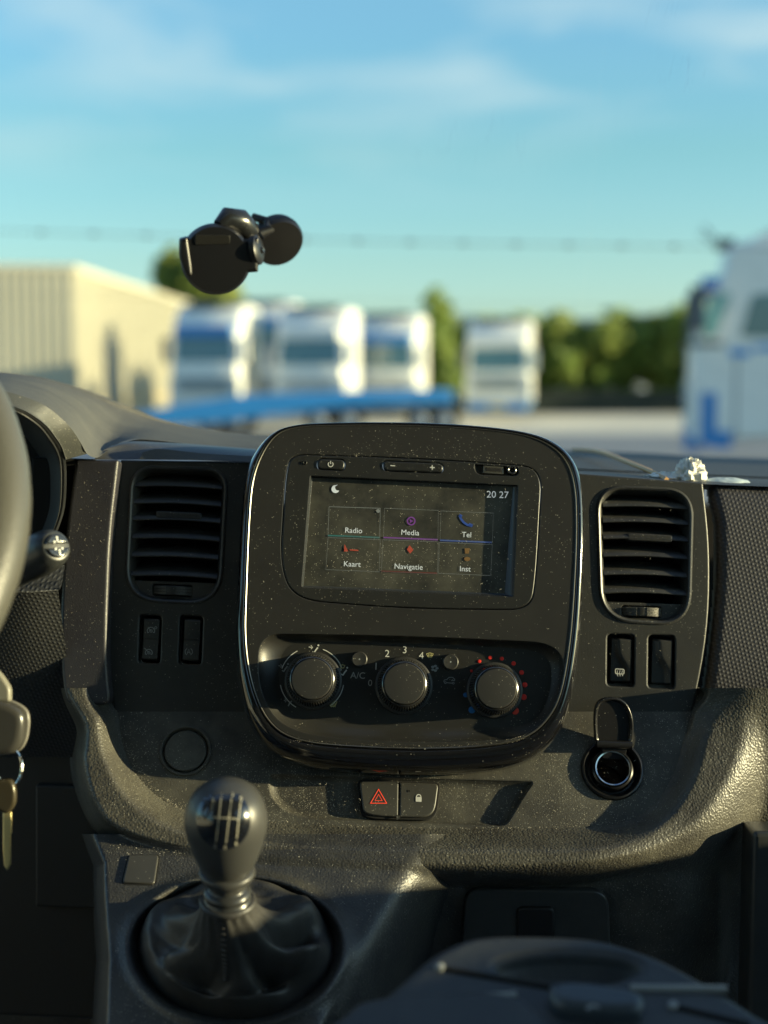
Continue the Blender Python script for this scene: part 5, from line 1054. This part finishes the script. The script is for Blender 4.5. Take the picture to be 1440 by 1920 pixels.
z = M(); stroke(z, TB, [(1100, 1892), (1112, 1884), (1124, 1890)], .0016, .0094, hp=.0094); z.go('clip_arrow', RIB, sb)

# ------------------------------------------------------------------ lint and grit lying on the plastic
def lint(name, fr, poly, n, h, parent, seed, lmax=.0022):
    rs = random.Random(seed); q = M(); xs_ = [p[0] for p in poly]; ys_ = [p[1] for p in poly]; k = 0
    while k < n:
        x, y = rs.uniform(min(xs_), max(xs_)), rs.uniform(min(ys_), max(ys_))
        if sdf(np.array([x*1.]), np.array([y*1.]), poly)[0] > -6: continue
        k += 1; c = V(fr.uv(x, y, h)); a = rs.uniform(0, 6.28); big = rs.random(); l_ = (.0002+lmax*big**5); cv = rs.uniform(-1.5, 1.5); wd = rs.uniform(.00009, .00022)
        pts = [c+V((cos(a+cv*t), sin(a+cv*t)))*l_*t for t in (0, .33, .66, 1)]
        stroke(q, fr, pts, wd, h+.0001, px=False)
    o = q.go(name, mat('lint_fibre', (.60, .54, .42), .9), parent, smooth=None); o['kind'] = 'stuff'
lint('lint', PD, [(470, 810), (1060, 840), (1070, 1190), (465, 1190)], 260, .0010, pod, 1, .0016)
lint('lint', PD, [(590, 905), (955, 915), (940, 1105), (575, 1090)], 200, -.0045, scn, 2, .0014)
lint('lint', LP, [(235, 1360), (290, 1480), (420, 1528), (1120, 1545), (1230, 1500), (1280, 1370), (1080, 1400), (900, 1452), (500, 1440)], 420, .0003, dash, 3)
lint('lint', LP, [(520, 1462), (670, 1466), (670, 1525), (560, 1525)], 60, -.0051, dash, 4)
lint('lint', VR, [(1100, 900), (1310, 910), (1320, 1330), (1100, 1330)], 60, .0003, dash, 5, .0012)
lint('lint', CLp, [(140, 880), (205, 880), (195, 1290), (120, 1290)], 90, .0003, dash, 6, .0018)

def grime(name, fr, path, n, h, spread, parent, seed):
    rs = random.Random(seed); q = M(); P_ = cr_(path, 8, False)
    for _ in range(n):
        t = rs.random()*(len(P_)-1.001); i = int(t); f = t-i; x = P_[i][0]*(1-f)+P_[i+1][0]*f+rs.gauss(0, spread*.6); y = P_[i][1]*(1-f)+P_[i+1][1]*f+rs.gauss(0, spread)
        c = V(fr.uv(x, y, h)); r_ = rs.uniform(.00007, .00022)*(1+2*(rs.random()**9)); a0 = rs.uniform(0, 6.28)
        fill(q, fr, [c+V((cos(a0+k*1.57), sin(a0+k*1.57)))*r_*rs.uniform(.6, 1.3) for k in range(4)], h+.0001, px=False)
    o = q.go(name, mat('lint_fibre', (.60, .54, .42), .9), parent, smooth=None); o['kind'] = 'stuff'
grime('dust_grit', LP, [(300, 1492), (360, 1522), (500, 1541), (760, 1552), (1000, 1553), (1180, 1538)], 520, .0006, 2.2, dash, 11)
grime('dust_grit', LP, [(240, 1400), (262, 1450), (300, 1492), (350, 1518)], 260, .0006, 7, dash, 12)
grime('dust_grit', PD, [(540, 1388), (650, 1396), (800, 1400), (930, 1394), (990, 1380)], 240, .0002, 2.5, pod, 13)
grime('dust_grit', PD, [(560, 852), (700, 850), (900, 862), (1000, 880)], 160, .0010, 6, pod, 14)
grime('dust_grit', CP, [(205, 1600), (300, 1590), (340, 1600)], 200, .002, 9, dash, 15)
